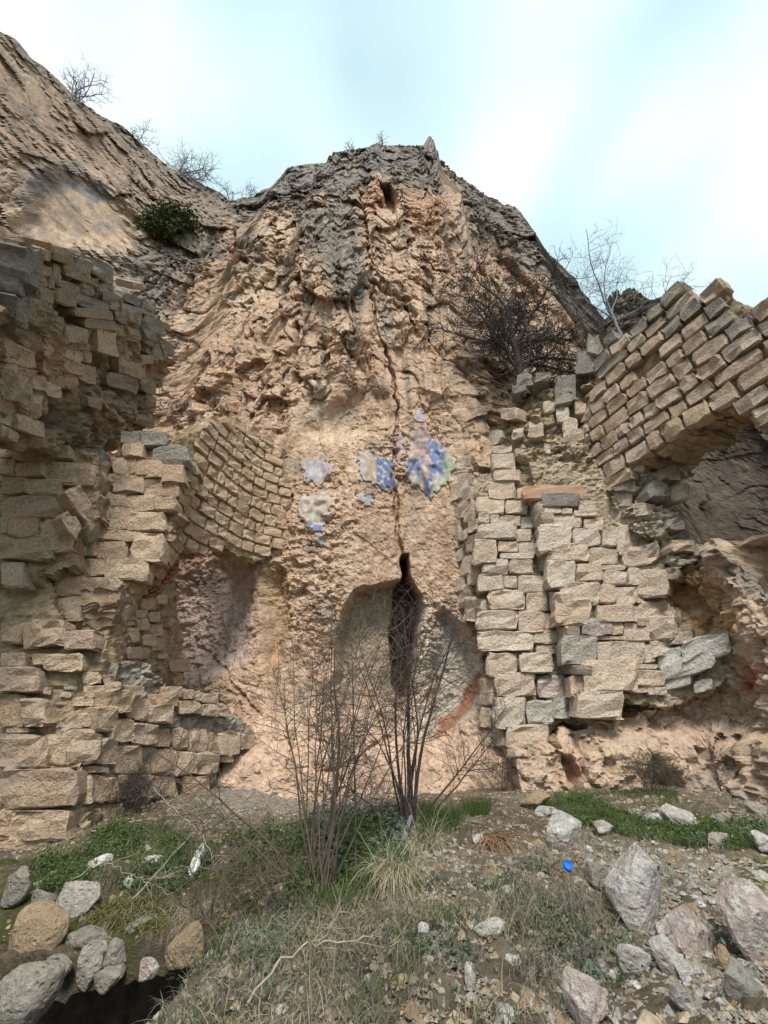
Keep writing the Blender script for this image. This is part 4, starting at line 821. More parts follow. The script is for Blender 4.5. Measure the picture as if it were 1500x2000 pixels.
# colour the outcrop: ochre face, red iron stain, grey weathered ridge
me = rock.data; nv_ = len(me.vertices); co_ = np.empty(nv_ * 3, np.float32); me.vertices.foreach_get('co', co_); co_ = co_.reshape(-1, 3)
kc = np.empty(nv_ * 4, np.float32); me.color_attributes['tint'].data.foreach_get('color', kc); kc = kc.reshape(-1, 4); kpx, kpy = proj(co_)
kn = fbm(co_[:, 0] * 3, co_[:, 1] * 3, co_[:, 2] * 3, 3)
for pl, cc_, am in (([(1300, 1110), (1400, 1120), (1440, 1200), (1430, 1290), (1340, 1260), (1310, 1190)], (.47, .31, .17), .85), ([(1435, 1300), (1490, 1295), (1490, 1370), (1440, 1360)], (.36, .13, .09), .8), ([(1100, 1470), (1150, 1480), (1140, 1530), (1105, 1530)], (.42, .22, .16), .7),
                    ([(1390, 1050), (1500, 1150), (1500, 1200), (1430, 1130), (1370, 1080)], (.25, .22, .20), .8), ([(1330, 1500), (1500, 1540), (1500, 1620), (1320, 1560)], (.33, .28, .24), .6), ([(1140, 1400), (1290, 1420), (1280, 1500), (1150, 1480)], (.5, .39, .29), .7)):
    kc[:, :3] = lerp(kc[:, :3], C(*cc_), sstep(-6, 16, sdpoly(kpx, kpy, pl) + 12 * kn) * am)
me.color_attributes['tint'].data.foreach_set('color', kc.ravel())
# dark weathered ruin top that shows over the arch wall, left of its crest
WG = Wall([at(1170, 620, 9.4)[:2], at(1300, 620, 8.2)[:2]])
gt = core(WG, None, [(1180, 660), (1182, 590), (1200, 566), (1240, 562), (1262, 580), (1290, 578), (1310, 600), (1300, 700), (1200, 720)], -0.5, 3, 8, 15, 0.05, [(.17, .15, .13), (.22, .19, .15), (.13, .12, .11)], 0.25, 1.2, 2.5, 0.0, 13, 'rubble_crest')
tag(gt, 'dark grey rubble crest rising behind the slanting block wall', 'wall', None, 'thing')

# ================================================================== LOOSE ROCKS
def ico(sub):
    import bmesh
    b = bmesh.new(); bmesh.ops.create_icosphere(b, subdivisions=sub, radius=1.0)
    v = np.array([p.co[:] for p in b.verts]); f = np.array([[p.index for p in q.verts] for q in b.faces]); b.free(); return v, f
ICO3, ICO2 = ico(4), ico(2)
def rock_geom(r_, size3, big=True, round_=0.0, rough=0.05):
    v, f = ICO3 if big else ICO2
    k = r_.integers(9, 15); n = r_.normal(size=(k, 3)); n /= np.linalg.norm(n, axis=1)[:, None]; h = r_.uniform(0.55, 0.95, k)
    d = v @ n.T; r = np.min(np.where(d > 0.08, h / np.maximum(d, 0.08), 3), axis=1); r = np.minimum(r, 1.25)
    r = r * (1 - round_) + 0.9 * round_
    p = v * r[:, None]; o = r_.uniform(0, 50)
    p = p * (1 + rough * (fbm(p[:, 0] * 2.2 + o, p[:, 1] * 2.2, p[:, 2] * 2.2, 4, 0.6))[:, None])
    p /= np.abs(p).max(0)
    return p * (np.array(size3) / 2), f
def boulder(box, label, mat, depth=0.8, Y=None, round_=0.0, group=None, tilt=0.0, name='boulder', sink=0.2, cat='rock'):
    x0, y0, x1, y1 = box; cx = (x0 + x1) / 2
    g = ground_at(cx, y1 - 0.12 * (y1 - y0)) if Y is None else at(cx, (y0 + y1) / 2, Y)
    t = g[1] * CP + g[2] * SP; w = (x1 - x0) * t / F; h = (y1 - y0) * t / F * 1.06
    dp_ = min(w, h) * (0.55 + 0.5 * depth) if Y is None else max(w, h) * depth * 0.8; hh_ = max(h * 0.55, (h * 1.12 - 0.36 * dp_) / 0.9) if Y is None else h; w *= 1.08
    v, f = rock_geom(rng, (w, dp_, hh_), (x1 - x0) > 34, round_)
    a = rng.uniform(-0.25, 0.25); ca, sa = math.cos(tilt), math.sin(tilt)
    v = np.stack([v[:, 0] * ca - v[:, 2] * sa, v[:, 1], v[:, 0] * sa + v[:, 2] * ca], -1)
    loc = g + np.array((0.03 * w, 0.18 * dp_, hh_ * (0.5 - sink) if Y is None else 0))
    o = mk(name, v, f, M[mat], None, smooth=False, loc=loc)
    tag(o, label, cat, group); return o
GRK = 'loose rocks lying on the bank'
for b in [
    ((1206,1680,1326,1832), 'largest white speckled boulder with a pointed lower end, on the right of the bank', 'boulder', 0.6, 0.0, -0.15),
    ((1060,1582,1152,1658), 'pitted white boulder overhanging the bank edge, right of centre', 'boulder', 0.8, 0.0, 0.2),
    ((1015,1543,1078,1586), 'half white half tan boulder highest on the bank, near the wall foot', 'boulder_tan', 0.8, 0.1, 0.1),
    ((1163,1600,1203,1636), 'small squarish pale rock beside the grass strip', 'boulder', 0.7, 0.0, 0.0),
    ((1380,1624,1436,1662), 'pointed pale rock sitting in the green grass strip', 'boulder_pink', 0.8, 0.0, 0.1),
    ((1476,1624,1530,1674), 'white rock cut by the right edge beside the grass', 'boulder', 0.8, 0.0, 0.0),
    ((1140,1686,1214,1746), 'flat grey rock leaning behind the largest white boulder', 'st_gray', 0.6, 0.0, 0.3),
    ((1314,1786,1414,1880), 'streaked pinkish boulder right of the largest white one', 'boulder_pink', 0.7, 0.0, -0.3),
    ((1442,1750,1560,1892), 'big white and pink boulder cut by the right edge', 'boulder_pink', 0.7, 0.0, -0.2),
    ((1218,1853,1282,1916), 'blocky grey white rock with a notched base, below the largest boulder', 'boulder', 0.7, 0.0, 0.0),
    ((1284,1840,1330,1918), 'narrow tan streaked rock standing between two pale rocks', 'boulder', 0.6, 0.0, 0.3),
    ((1328,1884,1364,1922), 'small white wedge of rock below the narrow tan one', 'boulder', 0.6, 0.0, -0.4),
    ((1411,1860,1440,1902), 'small creamy rounded rock beside the big cut off boulder', 'boulder_tan', 0.7, 0.4, 0.0),
    ((1426,1896,1488,1968), 'greenish grey leaning slab at the lower right', 'st_gray', 0.5, 0.0, 0.6),
    ((1118,1926,1196,2020), 'pale pink flat topped boulder at the bottom edge', 'boulder_pink', 0.7, 0.0, 0.0),
    ((1162,1872,1192,1904), 'small pink stone above the flat topped pink boulder', 'boulder_pink', 0.7, 0.0, 0.0),
    ((1254,1588,1312,1616), 'low grey outcrop stone before the green strip, leftmost of three', 'boulder', 0.7, 0.0, 0.1),
    ((1308,1580,1384,1628), 'jagged grey outcrop stone before the green strip, middle of three', 'boulder', 0.7, 0.0, -0.2),
    ((1220,1576,1256,1596), 'small outcrop stone at the top of the green strip', 'boulder', 0.7, 0.0, 0.0),
    ((1396,1590,1440,1612), 'low mossy outcrop stone, rightmost of three', 'st_gray', 0.7, 0.0, 0.0),
    ((1470,1568,1510,1600), 'grey stone at the wall foot by the right edge', 'st_gray', 0.7, 0.0, 0.0),
    ((920,1630,945,1654), 'small bluish white angular stone above the brown roots', 'boulder', 0.8, 0.0, 0.0),
    ((925,1800,986,1832), 'knobbly grey white stone below the brown roots', 'boulder', 0.8, 0.2, 0.0),
    ((812,1808,838,1834), 'small chalky stone below the grass tussocks', 'boulder_white', 0.7, 0.0, 0.0),
    ((908,1898,932,1942), 'upright pale stone near the bottom centre', 'boulder', 0.6, 0.0, 0.2),
    ((1145,1652,1162,1668), 'white flake of stone under the pitted boulder', 'boulder_white', 0.7, 0.0, 0.3),
    ((1235,1920,1258,1940), 'small white stone below the blocky grey rock', 'boulder_white', 0.7, 0.0, 0.0),
    ((1196,1905,1216,1928), 'little cream stone left of the blocky grey rock', 'boulder', 0.7, 0.0, 0.0),
    ((1330,1765,1370,1784), 'flat tan stone on the bare soil', 'boulder_tan', 0.7, 0.2, 0.0),
    ((1320,1945,1372,1985), 'thin grey stone sunk in the soil at the lower right', 'boulder', 0.6, 0.0, -0.6),
    ((1045,1575,1090,1598), 'flat bluish stone left of the pitted boulder', 'boulder', 0.6, 0.0, 0.1),
    ((170,1667,208,1702), 'white stone in the clover, left one of two', 'boulder_white', 0.8, 0.1, 0.2),
    ((269,1672,312,1692), 'long low white stone in the clover, right one of two', 'boulder_white', 0.7, 0.1, 0.1),
    ((237,1715,256,1737), 'small bright white stone among the leaves', 'boulder_white', 0.8, 0.0, 0.0),
    ((180,1740,196,1752), 'tiny pink stone beside the small bright white one', 'boulder_pink', 0.8, 0.0, 0.0),
    ]:
    boulder(b[0], b[1], b[2], b[3], None, b[4], GRK, b[5])
# dry stone edge above the dark hollow, lower left
GRW = 'stones of the collapsed edge over the dark hollow'
for b in [
    ((96,1730,180,1802), 'grey lichened boulder at the top of the collapsed edge', 'st_pale', 0.7, 3.75, 0.1),
    ((55,1738,106,1786), 'pitted grey stone left of the lichened boulder', 'st_gray', 0.7, 3.85, 0.0),
    ((-5,1704,52,1764), 'grey stone at the left edge above the tan boulder', 'st_gray', 0.7, 3.9, 0.1),
    ((-2,1792,110,1892), 'large rounded tan boulder over the dark hollow', 'boulder_tan', 0.8, 3.45, 0.45),
    ((-20,1893,94,1996), 'large rounded grey boulder in the bottom left corner', 'st_gray', 0.8, 3.0, 0.4),
    ((118,1812,216,1852), 'flat grey stone below the moss cushion', 'st_gray', 0.7, 3.5, 0.1),
    ((138,1855,194,1928), 'upright grey lichened stone over the hollow', 'st_pale', 0.7, 3.35, 0.1),
    ((194,1845,242,1888), 'small angular grey stone right of the upright one', 'st_gray', 0.7, 3.35, 0.0),
    ((84,1872,142,1908), 'thin grey wedge between tan boulder and upright stone', 'st_gray', 0.7, 3.3, 0.0),
    ((184,1886,242,1932), 'low grey stone hanging at the hollow rim', 'st_gray', 0.7, 3.3, 0.1),
    ((240,1856,286,1892), 'pale grey stone under the moss', 'st_pale', 0.7, 3.4, 0.0),
    ((262,1868,308,1908), 'pinkish stone at the right rim of the hollow', 'boulder_pink', 0.7, 3.2, 0.0),
    ((318,1822,412,1892), 'brown rock face half hidden by dead twigs', 'boulder_tan', 0.7, 3.3, 0.1),
    ((372,1876,424,1934), 'streaked white rock among dead twigs', 'boulder', 0.7, 3.0, 0.1),
    ((490,1738,560,1800), 'pale pinkish rock face behind the thorn shrub', 'boulder_pink', 0.6, 3.55, 0.0),
    ((215,1805,300,1850), 'dark grey stone right under the moss cushion', 'st_gray', 0.7, 3.6, 0.1),
    ]:
    boulder(b[0], b[1], b[2], b[3], b[4], b[5], GRW, 0.0)
# blue bottle cap
g = ground_at(1107, 1738); g = g + np.array((0, -0.08, 0.13))
def lathe(prof, n=24):
    a = np.linspace(0, 2 * np.pi, n, endpoint=False); v = np.array([[r * math.cos(t), r * math.sin(t), z] for r, z in prof for t in a]); f = []
    for i in range(len(prof) - 1):
        for j in range(n): f.append([i * n + j, i * n + (j + 1) % n, (i + 1) * n + (j + 1) % n, (i + 1) * n + j])
    return v, f
v, f = lathe([(0.0005, 0.006), (0.013, 0.006), (0.0135, 0.009), (0.018, 0.009), (0.0185, 0.006), (0.021, 0.006), (0.0235, 0.016), (0.026, 0.016), (0.0275, 0.013), (0.0275, -0.004), (0.0005, -0.004)])
cap_o = mk('bottle_cap', v, f, M['blue'], None, smooth=False, loc=g); cap_o.rotation_euler = (math.radians(48), 0, math.radians(8))
tag(cap_o, 'bright blue plastic bottle cap lying in the dry grass', 'bottle cap')

# ================================================================== SHRUBS AND TREES
def tube(path, r0, r1, k, V_, F_):
    p = np.asarray(path, float); n = len(p); t = np.gradient(p, axis=0); t /= np.linalg.norm(t, axis=1)[:, None] + 1e-9
    ref = np.array((0.31, 0.17, 0.93)) if abs(t[0][2]) < 0.8 else np.array((0.9, 0.3, 0.1))
    a = np.cross(t, ref); a /= np.linalg.norm(a, axis=1)[:, None] + 1e-9; b = np.cross(t, a); r = np.linspace(r0, r1, n); base = len(V_)
    for i in range(n):
        for j in range(k):
            th = 2 * math.pi * j / k; V_.append(p[i] + r[i] * (math.cos(th) * a[i] + math.sin(th) * b[i]))
    for i in range(n - 1):
        for j in range(k): F_.append([base + i * k + j, base + i * k + (j + 1) % k, base + (i + 1) * k + (j + 1) % k, base + (i + 1) * k + j])
def wander(p0, d, length, n, bend, up, r_, droop=0.0):
    p = [np.array(p0, float)]; d = np.array(d, float); d /= np.linalg.norm(d)
    for i in range(n):
        d = d + r_.normal(0, bend, 3) + np.array((0, 0, up - droop * i / n)); d /= np.linalg.norm(d); p.append(p[-1] + d * length / n)
    return np.array(p)
def twigs_on(path, r_, count, l0, l1, rad, depth, V_, F_, spread=0.9, up=0.05, bend=0.16, lo=0.32):
    path = np.asarray(path)
    for _ in range(count):
        u = r_.uniform(lo, 1.0) * (len(path) - 1.001); i = int(u); p = path[i] + (path[i + 1] - path[i]) * (u - i); d = path[i + 1] - path[i]; d = d / (np.linalg.norm(d) + 1e-9)
        q = r_.normal(size=3); q -= d * (q @ d); q /= np.linalg.norm(q); dd = d * (1 - spread * 0.55) + q * spread
        ln_ = r_.uniform(l0, l1); w = wander(p, dd, ln_, 5 if depth else 4, bend, up, r_); tube(w, rad, rad * 0.45, 3, V_, F_)
        if depth: twigs_on(w, r_, r_.integers(2, 5), ln_ * 0.3, ln_ * 0.65, rad * 0.6, depth - 1, V_, F_, spread, up, bend)
def shrub(label, base, stems, mat, name='thorn_shrub', cat='shrub', k=5, tw=(7, 12), tl=(0.12, 0.42), trad=0.0035, depth=2, up=0.03, group=None):
    root = thing(name, label, cat, base, group); base = np.array(base); TV, TF = [], []; r_ = np.random.default_rng(abs(hash(label)) % 1000 if False else len(label))
    for (ox, oy, dx, dy, dz, L_, rad, bend, upp) in stems:
        w = wander((ox, oy, 0), (dx, dy, dz), L_, 11, bend, upp, r_); V_, F_ = [], []; tube(w, rad, rad * 0.3, k, V_, F_)
        mk('stem', V_, F_, M[mat], root, smooth=True)
        twigs_on(w, r_, r_.integers(*tw), tl[0], tl[1], trad, depth, TV, TF, up=up)
    o = mk('twigs', TV, TF, M[mat], root); o['kind'] = 'stuff'; return root
r5 = np.random.default_rng(5)
g = ground_at(622, 1752); st = []
for i in range(19):
    a = r5.uniform(-1, 1); st.append((r5.normal(0, .07), r5.normal(0, .09), a * 0.50 - 0.06, r5.uniform(-0.25, 0.2), 1.0, r5.uniform(1.5, 2.35) * (1 - 0.15 * abs(a)), r5.uniform(0.006, 0.011), 0.085, 0.0))
st += [(0.02, 0.02, 0.0, 0.1, 1, 1.7, 0.02, 0.06, 0.0), (-0.05, 0, -0.75, -0.1, 0.75, 1.5, 0.011, 0.05, -0.05), (-0.08, 0.0, -0.9, 0.1, 0.55, 1.4, 0.01, 0.05, -0.03), (0.05, 0.02, 0.55, 0.2, 0.9, 1.8, 0.010, 0.05, -0.04), (0.25, 0.1, 0.02, 0.0, 1, 1.95, 0.011, 0.025, 0.0)]
shrub('taller bare thorn shrub with many thin arching stems, left of the dark slit', g, st, 'twig', tw=(10, 15), tl=(0.15, 0.5), trad=0.0038)
g = ground_at(803, 1612); st = []
for i in range(9):
    a = r5.uniform(-1, 1); st.append((r5.normal(0, .06), r5.normal(0, .06), a * 0.33, r5.uniform(-0.2, 0.2), 1.0, r5.uniform(1.8, 2.6), r5.uniform(0.007, 0.014), 0.08, 0.0))
st += [(0, 0, 0.02, 0, 1, 2.3, 0.026, 0.05, 0), (0.03, 0.02, 0.06, 0, 1, 2.2, 0.021, 0.05, 0), (-0.03, 0, -0.28, 0, 1, 1.9, 0.02, 0.05, 0), (0.06, 0, 0.75, 0.1, 0.8, 1.6, 0.012, 0.05, -0.01), (0.05, 0, 0.9, -0.1, 0.45, 1.2, 0.011, 0.06, 0.03), (-0.05, 0, -0.9, 0, 0.35, 1.0, 0.011, 0.07, 0.01)]
shrub('bare thorn shrub with thick dark stems, in front of the dark slit', g, st, 'twig_dark', tw=(11, 16), tl=(0.2, 0.65), trad=0.0045)
# dark bare tree on the rubble ledge
def tree(label, base, limbs, mat, name, k=6, sub=(8, 12), sl=(0.5, 1.2), depth=2, trad=0.008, group=None, up=0.05, bend=0.22):
    root = thing(name, label, 'tree', base, group); r_ = np.random.default_rng(len(label) + 3); TV, TF = [], []
    V_, F_ = [], []; tv = wander((0, 0, -0.4), (0.03, 0, 1), limbs[0][5] + 0.4, 8, 0.04, 0.0, r_); tube(tv, limbs[0][4], limbs[0][4] * 0.55, 8, V_, F_); mk('trunk', V_, F_, M[mat], root, smooth=True)
    for (dx, dy, dz, at_, rad, L_) in limbs[1:]:
        dy *= 0.6
        p = tv[min(int(at_ * (len(tv) - 1)), len(tv) - 1)]; w = wander(p, (dx, dy, dz), L_, 9, bend * 0.6, 0.02, r_); V_, F_ = [], []; tube(w, rad, rad * 0.25, k, V_, F_)
        mk('limb', V_, F_, M[mat], root, smooth=True); twigs_on(w, r_, r_.integers(*sub), sl[0], sl[1], trad, depth, TV, TF, up=up, bend=bend, lo=0.15)
    o = mk('twigs', TV, TF, M[mat], root); o['kind'] = 'stuff'; return root
tb = at(1022, 752, 7.35)
tree('dark bare tree with a dense tangled crown, growing on the rubble ledge', tb,
     [(l_[0], l_[1], l_[2], l_[3], l_[4] * 1.1, l_[5] * (1.0 + 0.75 * l_[2])) for l_ in [(0, 0, 0, 0, 0.11, 1.9), (-0.35, 0.2, 1, 0.9, 0.06, 2.0), (0.35, -0.1, 1, 0.9, 0.06, 2.1), (0.05, -0.3, 1, 1.0, 0.06, 2.2), (0.9, 0.1, 0.65, 0.6, 0.05, 2.1), (1.0, -0.2, 0.35, 0.5, 0.045, 2.0), (-0.8, 0.1, 0.8, 0.6, 0.045, 1.7),
      (0.7, 0.3, 0.95, 0.8, 0.05, 2.2), (-0.6, -0.3, 0.35, 0.3, 0.035, 1.2), (0.6, -0.4, 0.3, 0.25, 0.04, 1.4), (1.0, 0.1, 0.1, 0.3, 0.04, 1.7), (-0.25, -0.2, 1, 0.4, 0.045, 2.2), (0.3, 0.3, 1, 0.3, 0.05, 2.6), (0.75, -0.1, 1, 0.4, 0.04, 2.4), (-0.6, 0.1, 1, 0.9, 0.05, 2.2), (0.5, 0.1, 1, 1.0, 0.05, 2.3), (1.0, 0, 0.8, 0.9, 0.05, 2.2), (-1.0, 0, 0.5, 0.6, 0.04, 1.3)]],
     'twig_dark', 'bare_tree', sub=(26, 34), sl=(0.45, 1.1), trad=0.015)
shrub('low dark branch reaching left over the cliff from the rubble ledge', at(985, 755, 7.4), [(0, 0, -1, -0.2, 0.32, 1.9, 0.028, 0.06, 0.03), (0, 0, -0.8, -0.1, 0.5, 1.1, 0.016, 0.07, 0.02), (0, 0, -0.8, 0, -0.1, 0.7, 0.014, 0.1, 0.0)], 'twig_dark', 'bare_branch', 'branch', tw=(7, 11), tl=(0.25, 0.6), trad=0.006, depth=1)
# pale bare tree beyond the right ruin
pb = at(1212, 650, 8.6)
tree('pale bare tree beyond the cliff edge, seen against the white sky', pb,
     [(0, 0, 0, 0, 0.06, 1.4), (-0.5, 0, 1, 0.8, 0.03, 3.2), (0.5, 0.1, 1, 0.9, 0.03, 3.2), (0.05, 0.2, 1, 1.0, 0.03, 3.4), (1.0, 0, 0.75, 0.7, 0.03, 3.6), (-0.9, 0, 0.8, 0.7, 0.03, 2.6), (0.8, 0.2, 1.0, 0.6, 0.03, 3.9), (1.0, 0, 0.3, 0.7, 0.025, 2.2)],
     'twig_pale', 'bare_tree', sub=(14, 20), sl=(0.5, 1.2), trad=0.009, depth=2)
# small bare bushes along the skyline of the left cliff
def sky_bush(px, py, label, h, w, mat='twig_pale', n=9, group='bare bushes on the cliff rim'):
    c = cliff_at(px, py); st = [(r5.normal(0, .12 * w), r5.normal(0, .1), r5.uniform(-0.7, 0.7) * w, r5.uniform(-.3, .3), 1, h * r5.uniform(.7, 1.1), 0.03, 0.09, 0) for _ in range(n)]
    shrub(label, c - np.array((0, 0, 0.15)), st, mat, 'bare_bush', 'bush', 4, (5, 9), (0.25 * h, 0.55 * h), 0.012, 1, group=group)
sky_bush(150, 196, 'pale bare bush high on the left cliff rim', 1.7, 0.9, n=11)
sky_bush(268, 275, 'tiny bare sprig on the left cliff rim, between two bushes', 1.2, 0.7, n=4)
sky_bush(352, 340, 'round bare bush near the notch of the skyline', 2.0, 1.2, n=14)
sky_bush(372, 352, 'low bare bush touching the round bush at the notch', 1.6, 1.0, n=9)
sky_bush(455, 392, 'sparse bare sprigs in the notch of the skyline', 1.3, 1.0, n=5)
sky_bush(490, 385, 'single bare sprig right of the skyline notch', 1.2, 0.6, n=3)
sky_bush(685, 294, 'small upright sprig on the summit, left one', 0.9, 0.4, n=3, mat='twig')
sky_bush(745, 285, 'small upright sprig on the summit, right one', 1.2, 0.3, n=3, mat='twig')
# leafy plants
def leaves(name, label, cat, centres, n, size, mat, spread, parent=None, flat=0.3, kind=None, group=None, seed=1, base=(0, 0, 0)):
    r_ = np.random.default_rng(seed); c = np.asarray(centres, float)
    p = c[r_.integers(len(c), size=n)] + r_.normal(size=(n, 3)) * np.asarray(spread); a = r_.normal(size=(n, 3)); a[:, 2] *= flat; a /= np.linalg.norm(a, axis=1)[:, None]
    b = np.cross(a, r_.normal(size=(n, 3)) * np.array((flat, flat, 1))); b /= np.linalg.norm(b, axis=1)[:, None] + 1e-9; s = (size * r_.uniform(0.5, 1.2, n))[:, None]
    V_ = np.stack([p - a * s, p + b * s * 0.42 + a * s * 0.1, p + a * s, p - b * s * 0.42 + a * s * 0.1], 1).reshape(-1, 3)
    o = mk(name, V_ - np.asarray(base), np.arange(4 * n).reshape(-1, 4), M[mat], parent)
    if label or kind: tag(o, label, cat, group, kind)
    return o
gb = cliff_at(330, 452)
bu = thing('evergreen_bush', 'dark green bush clinging to the gully between the two cliffs', 'bush', gb, None)
cs = [cliff_at(x, y) + np.array((0, -0.2, 0.15)) - gb for x, y in ((300, 458), (318, 446), (335, 440), (350, 444), (362, 452), (340, 456), (322, 462), (345, 436))]
leaves('foliage', None, None, cs, 5200, 0.11, 'leaf_dark', (0.30, 0.25, 0.22), bu, 0.9)
V_, F_ = [], []
for c in cs:
    tube(wander(np.array(c) * 0.3, np.array(c) + (0, -0.2, 0.4), 0.9, 6, 0.1, 0.03, r5), 0.03, 0.01, 4, V_, F_)
mk('stem', V_, F_, M['twig_dark'], bu)
wp = at(1138, 722, 7.0)
pl = thing('wall_plant', 'small green plant hanging from the corner of the slanting wall', 'plant', wp)
leaves('foliage', None, None, [(0, -0.15, 0), (0.05, -0.15, -0.15), (-0.04, -0.12, -0.3), (-0.05, -0.1, -0.55)], 420, 0.05, 'leaf_blue', (0.09, 0.08, 0.10), pl, 0.8)
V_, F_ = [], []
for i in range(22): tube(wander((r5.normal(0, .08), -0.05, 0.1), (r5.normal(0, .5), -0.5, 0.4), 0.5, 6, 0.08, -0.12, r5), 0.006, 0.003, 3, V_, F_)
mk('stems', V_, F_, M['straw'], pl)
# small dry bushes at the foot of the walls and on the ledges
def dry_bush(base, label, n, h, w, mat='twig', trad=0.003, droop=0.0, name='dry_bush'):
    st = [(r5.normal(0, .10 * w), r5.normal(0, .08), r5.uniform(-1, 1) * w, r5.uniform(-.6, .3), 1, h * r5.uniform(.6, 1.1), 0.004, 0.09, droop) for _ in range(n)]
    shrub(label, base, st, mat, name, 'bush', 3, (5, 9), (0.25 * h, 0.6 * h), trad, 1, group='dry bushes at the foot of the walls')
dry_bush(ground_at(985, 1545), 'dry grey twiggy bush at the foot of the pilaster wall', 26, 0.5, 0.9)
dry_bush(ground_at(1275, 1552), 'dark twiggy bush before the small cave in the right rock', 24, 0.5, 0.9)
dry_bush(ground_at(262, 1590), 'dark tangle of twigs at the foot of the left wall', 26, 0.5, 1.0, 'twig_dark')
dry_bush(at(328, 822, 5.5), 'dry weeds on the ledge above the curved wall', 16, 0.4, 1.2, 'twig_dark', 0.004)
dry_bush(at(1432, 1420, 6.0), 'grey weed tuft on the striped rock at the right', 12, 0.28, 1.0, 'twig')
dry_bush(ground_at(740, 1600), 'grey tangle of fine twigs behind the thorn shrubs', 16, 0.55, 1.2, 'twig', 0.0025)
dry_bush(ground_at(560, 1800), 'dark dead brush under the taller thorn shrub', 9, 0.4, 1.3, 'twig', 0.0028)
dry_bush(ground_at(420, 1830), 'dead brush hanging over the dark hollow', 11, 0.5, 1.5, 'twig', 0.0028)

# brown exposed roots, tussocks, blue grey post, rag, dead branches
g = ground_at(965, 1650); V_, F_ = [], []
for i in range(64):
    w = wander((r5.normal(0, .05), r5.normal(0, .04), 0.05), (r5.uniform(-.55, .7), -0.75, r5.uniform(-0.2, .5)), r5.uniform(.3, .62), 8, 0.13, -0.14, r5); tube(w, r5.uniform(.0025, .006), .0015, 4, V_, F_)
tag(mk('root_clump', V_, F_, M['root'], None, loc=g), 'clump of rusty brown bare roots hanging down the bank', 'roots')
def blades(name, bases, n_per, length, width, mat, droop, spread, jitter, seed, parent=None, dirn=(0, -0.35), segs=4, loc=None):
    r_ = np.random.default_rng(seed); b = np.repeat(np.asarray(bases, float), n_per, 0); n = len(b)
    b = b + r_.normal(size=(n, 3)) * np.array((jitter, jitter, 0.004))
    d = np.stack([r_.normal(dirn[0], spread, n), r_.normal(dirn[1], spread, n), np.ones(n)], -1); d /= np.linalg.norm(d, axis=1)[:, None]
    L_ = length * r_.uniform(0.45, 1.15, n); s = np.stack([r_.normal(size=n), r_.normal(size=n), 0 * b[:, 0]], -1); s /= np.linalg.norm(s, axis=1)[:, None]; w = width * r_.uniform(.6, 1.3, n)
    V_ = []; p = b.copy(); dr = droop * r_.uniform(0.5, 1.4, n)
    for i in range(segs + 1):
        ww = (w * (1 - (i / segs) ** 1.6) + width * 0.08)[:, None]; V_ += [p - s * ww / 2, p + s * ww / 2]
        p = p + d * (L_ / segs)[:, None]; d = d + r_.normal(0, 0.07, (n, 3)); d[:, 2] -= dr / segs; d /= np.linalg.norm(d, axis=1)[:, None]
    V_ = np.stack(V_, 1).reshape(-1, 3); k = 2 * (segs + 1); o = np.arange(n)[:, None] * k
    F_ = np.concatenate([o + np.array([2 * i, 2 * i + 1, 2 * i + 3, 2 * i + 2]) for i in range(segs)])
    if loc is not None: V_ = V_ - np.asarray(loc)
    return mk(name, V_, F_, M[mat], parent, loc=loc)
for (x, y, label, k1) in ((832, 1665, 'drooping grass tussock, green above straw, beside the bluish post', 1), (775, 1722, 'larger drooping grass tussock, lower left of the bluish post', 2)):
    g = ground_at(x, y); t_ = thing('grass_tussock', label, 'grass tussock', g, 'drooping grass tussocks on the bank')
    blades('straw_blades', [(0, 0, 0.02)], 300 * k1, 0.38, 0.0044, 'straw_light', 2.0, 0.42, 0.045 + .012 * k1, 3 + k1, t_, (-0.05, -0.7), 6)
    blades('green_blades', [(0, 0.02, 0.03)], 220, 0.24, 0.0045, 'grass', 1.5, 0.38, 0.045, 8 + k1, t_, (0, -0.35), 5)
p0, p1 = ground_at(768, 1700), ground_at(803, 1618); p0 = p0 + (0, -0.03, 0.03); p1 = p1 + (0, -0.02, 0.09); V_, F_ = [], []
tube(np.linspace(p0, p1, 9) + rng.normal(0, .004, (9, 3)) - p0, 0.024, 0.02, 7, V_, F_)
tag(mk('fallen_post', V_, F_, M['strip'], None, loc=p0), 'bluish lichened post lying on the bank under the right thorn shrub', 'post')
def rag(px, py, w, h, label):
    g = ground_at(px, py); u, v_ = np.meshgrid(np.linspace(-1, 1, 9), np.linspace(0, 1, 11), indexing='ij'); t = g[1]
    x = u * w * (0.35 + 0.65 * v_) * (1 - 0.4 * (v_ > 0.8)); z = (1 - v_) * h; y = 0.04 * np.sin(u * 5 + v_ * 3) - 0.05 * v_
    fr = np.stack([x, y, z + 0.02], -1).reshape(-1, 3); fr = fr + rng.normal(0, .004, fr.shape); q = gridfaces(9, 11)
    o = mk('plastic_scrap', np.concatenate([fr, fr + (0, .002, 0)]), np.concatenate([q, q[:, ::-1] + len(fr)]), M['rag'], None, smooth=True, loc=g); tag(o, label, 'litter', 'white plastic scraps in the twigs')
rag(380, 1712, 0.045, 0.17, 'white plastic shred hanging low in the twigs'); rag(392, 1676, 0.05, 0.08, 'crumpled white plastic scrap just above the hanging shred')
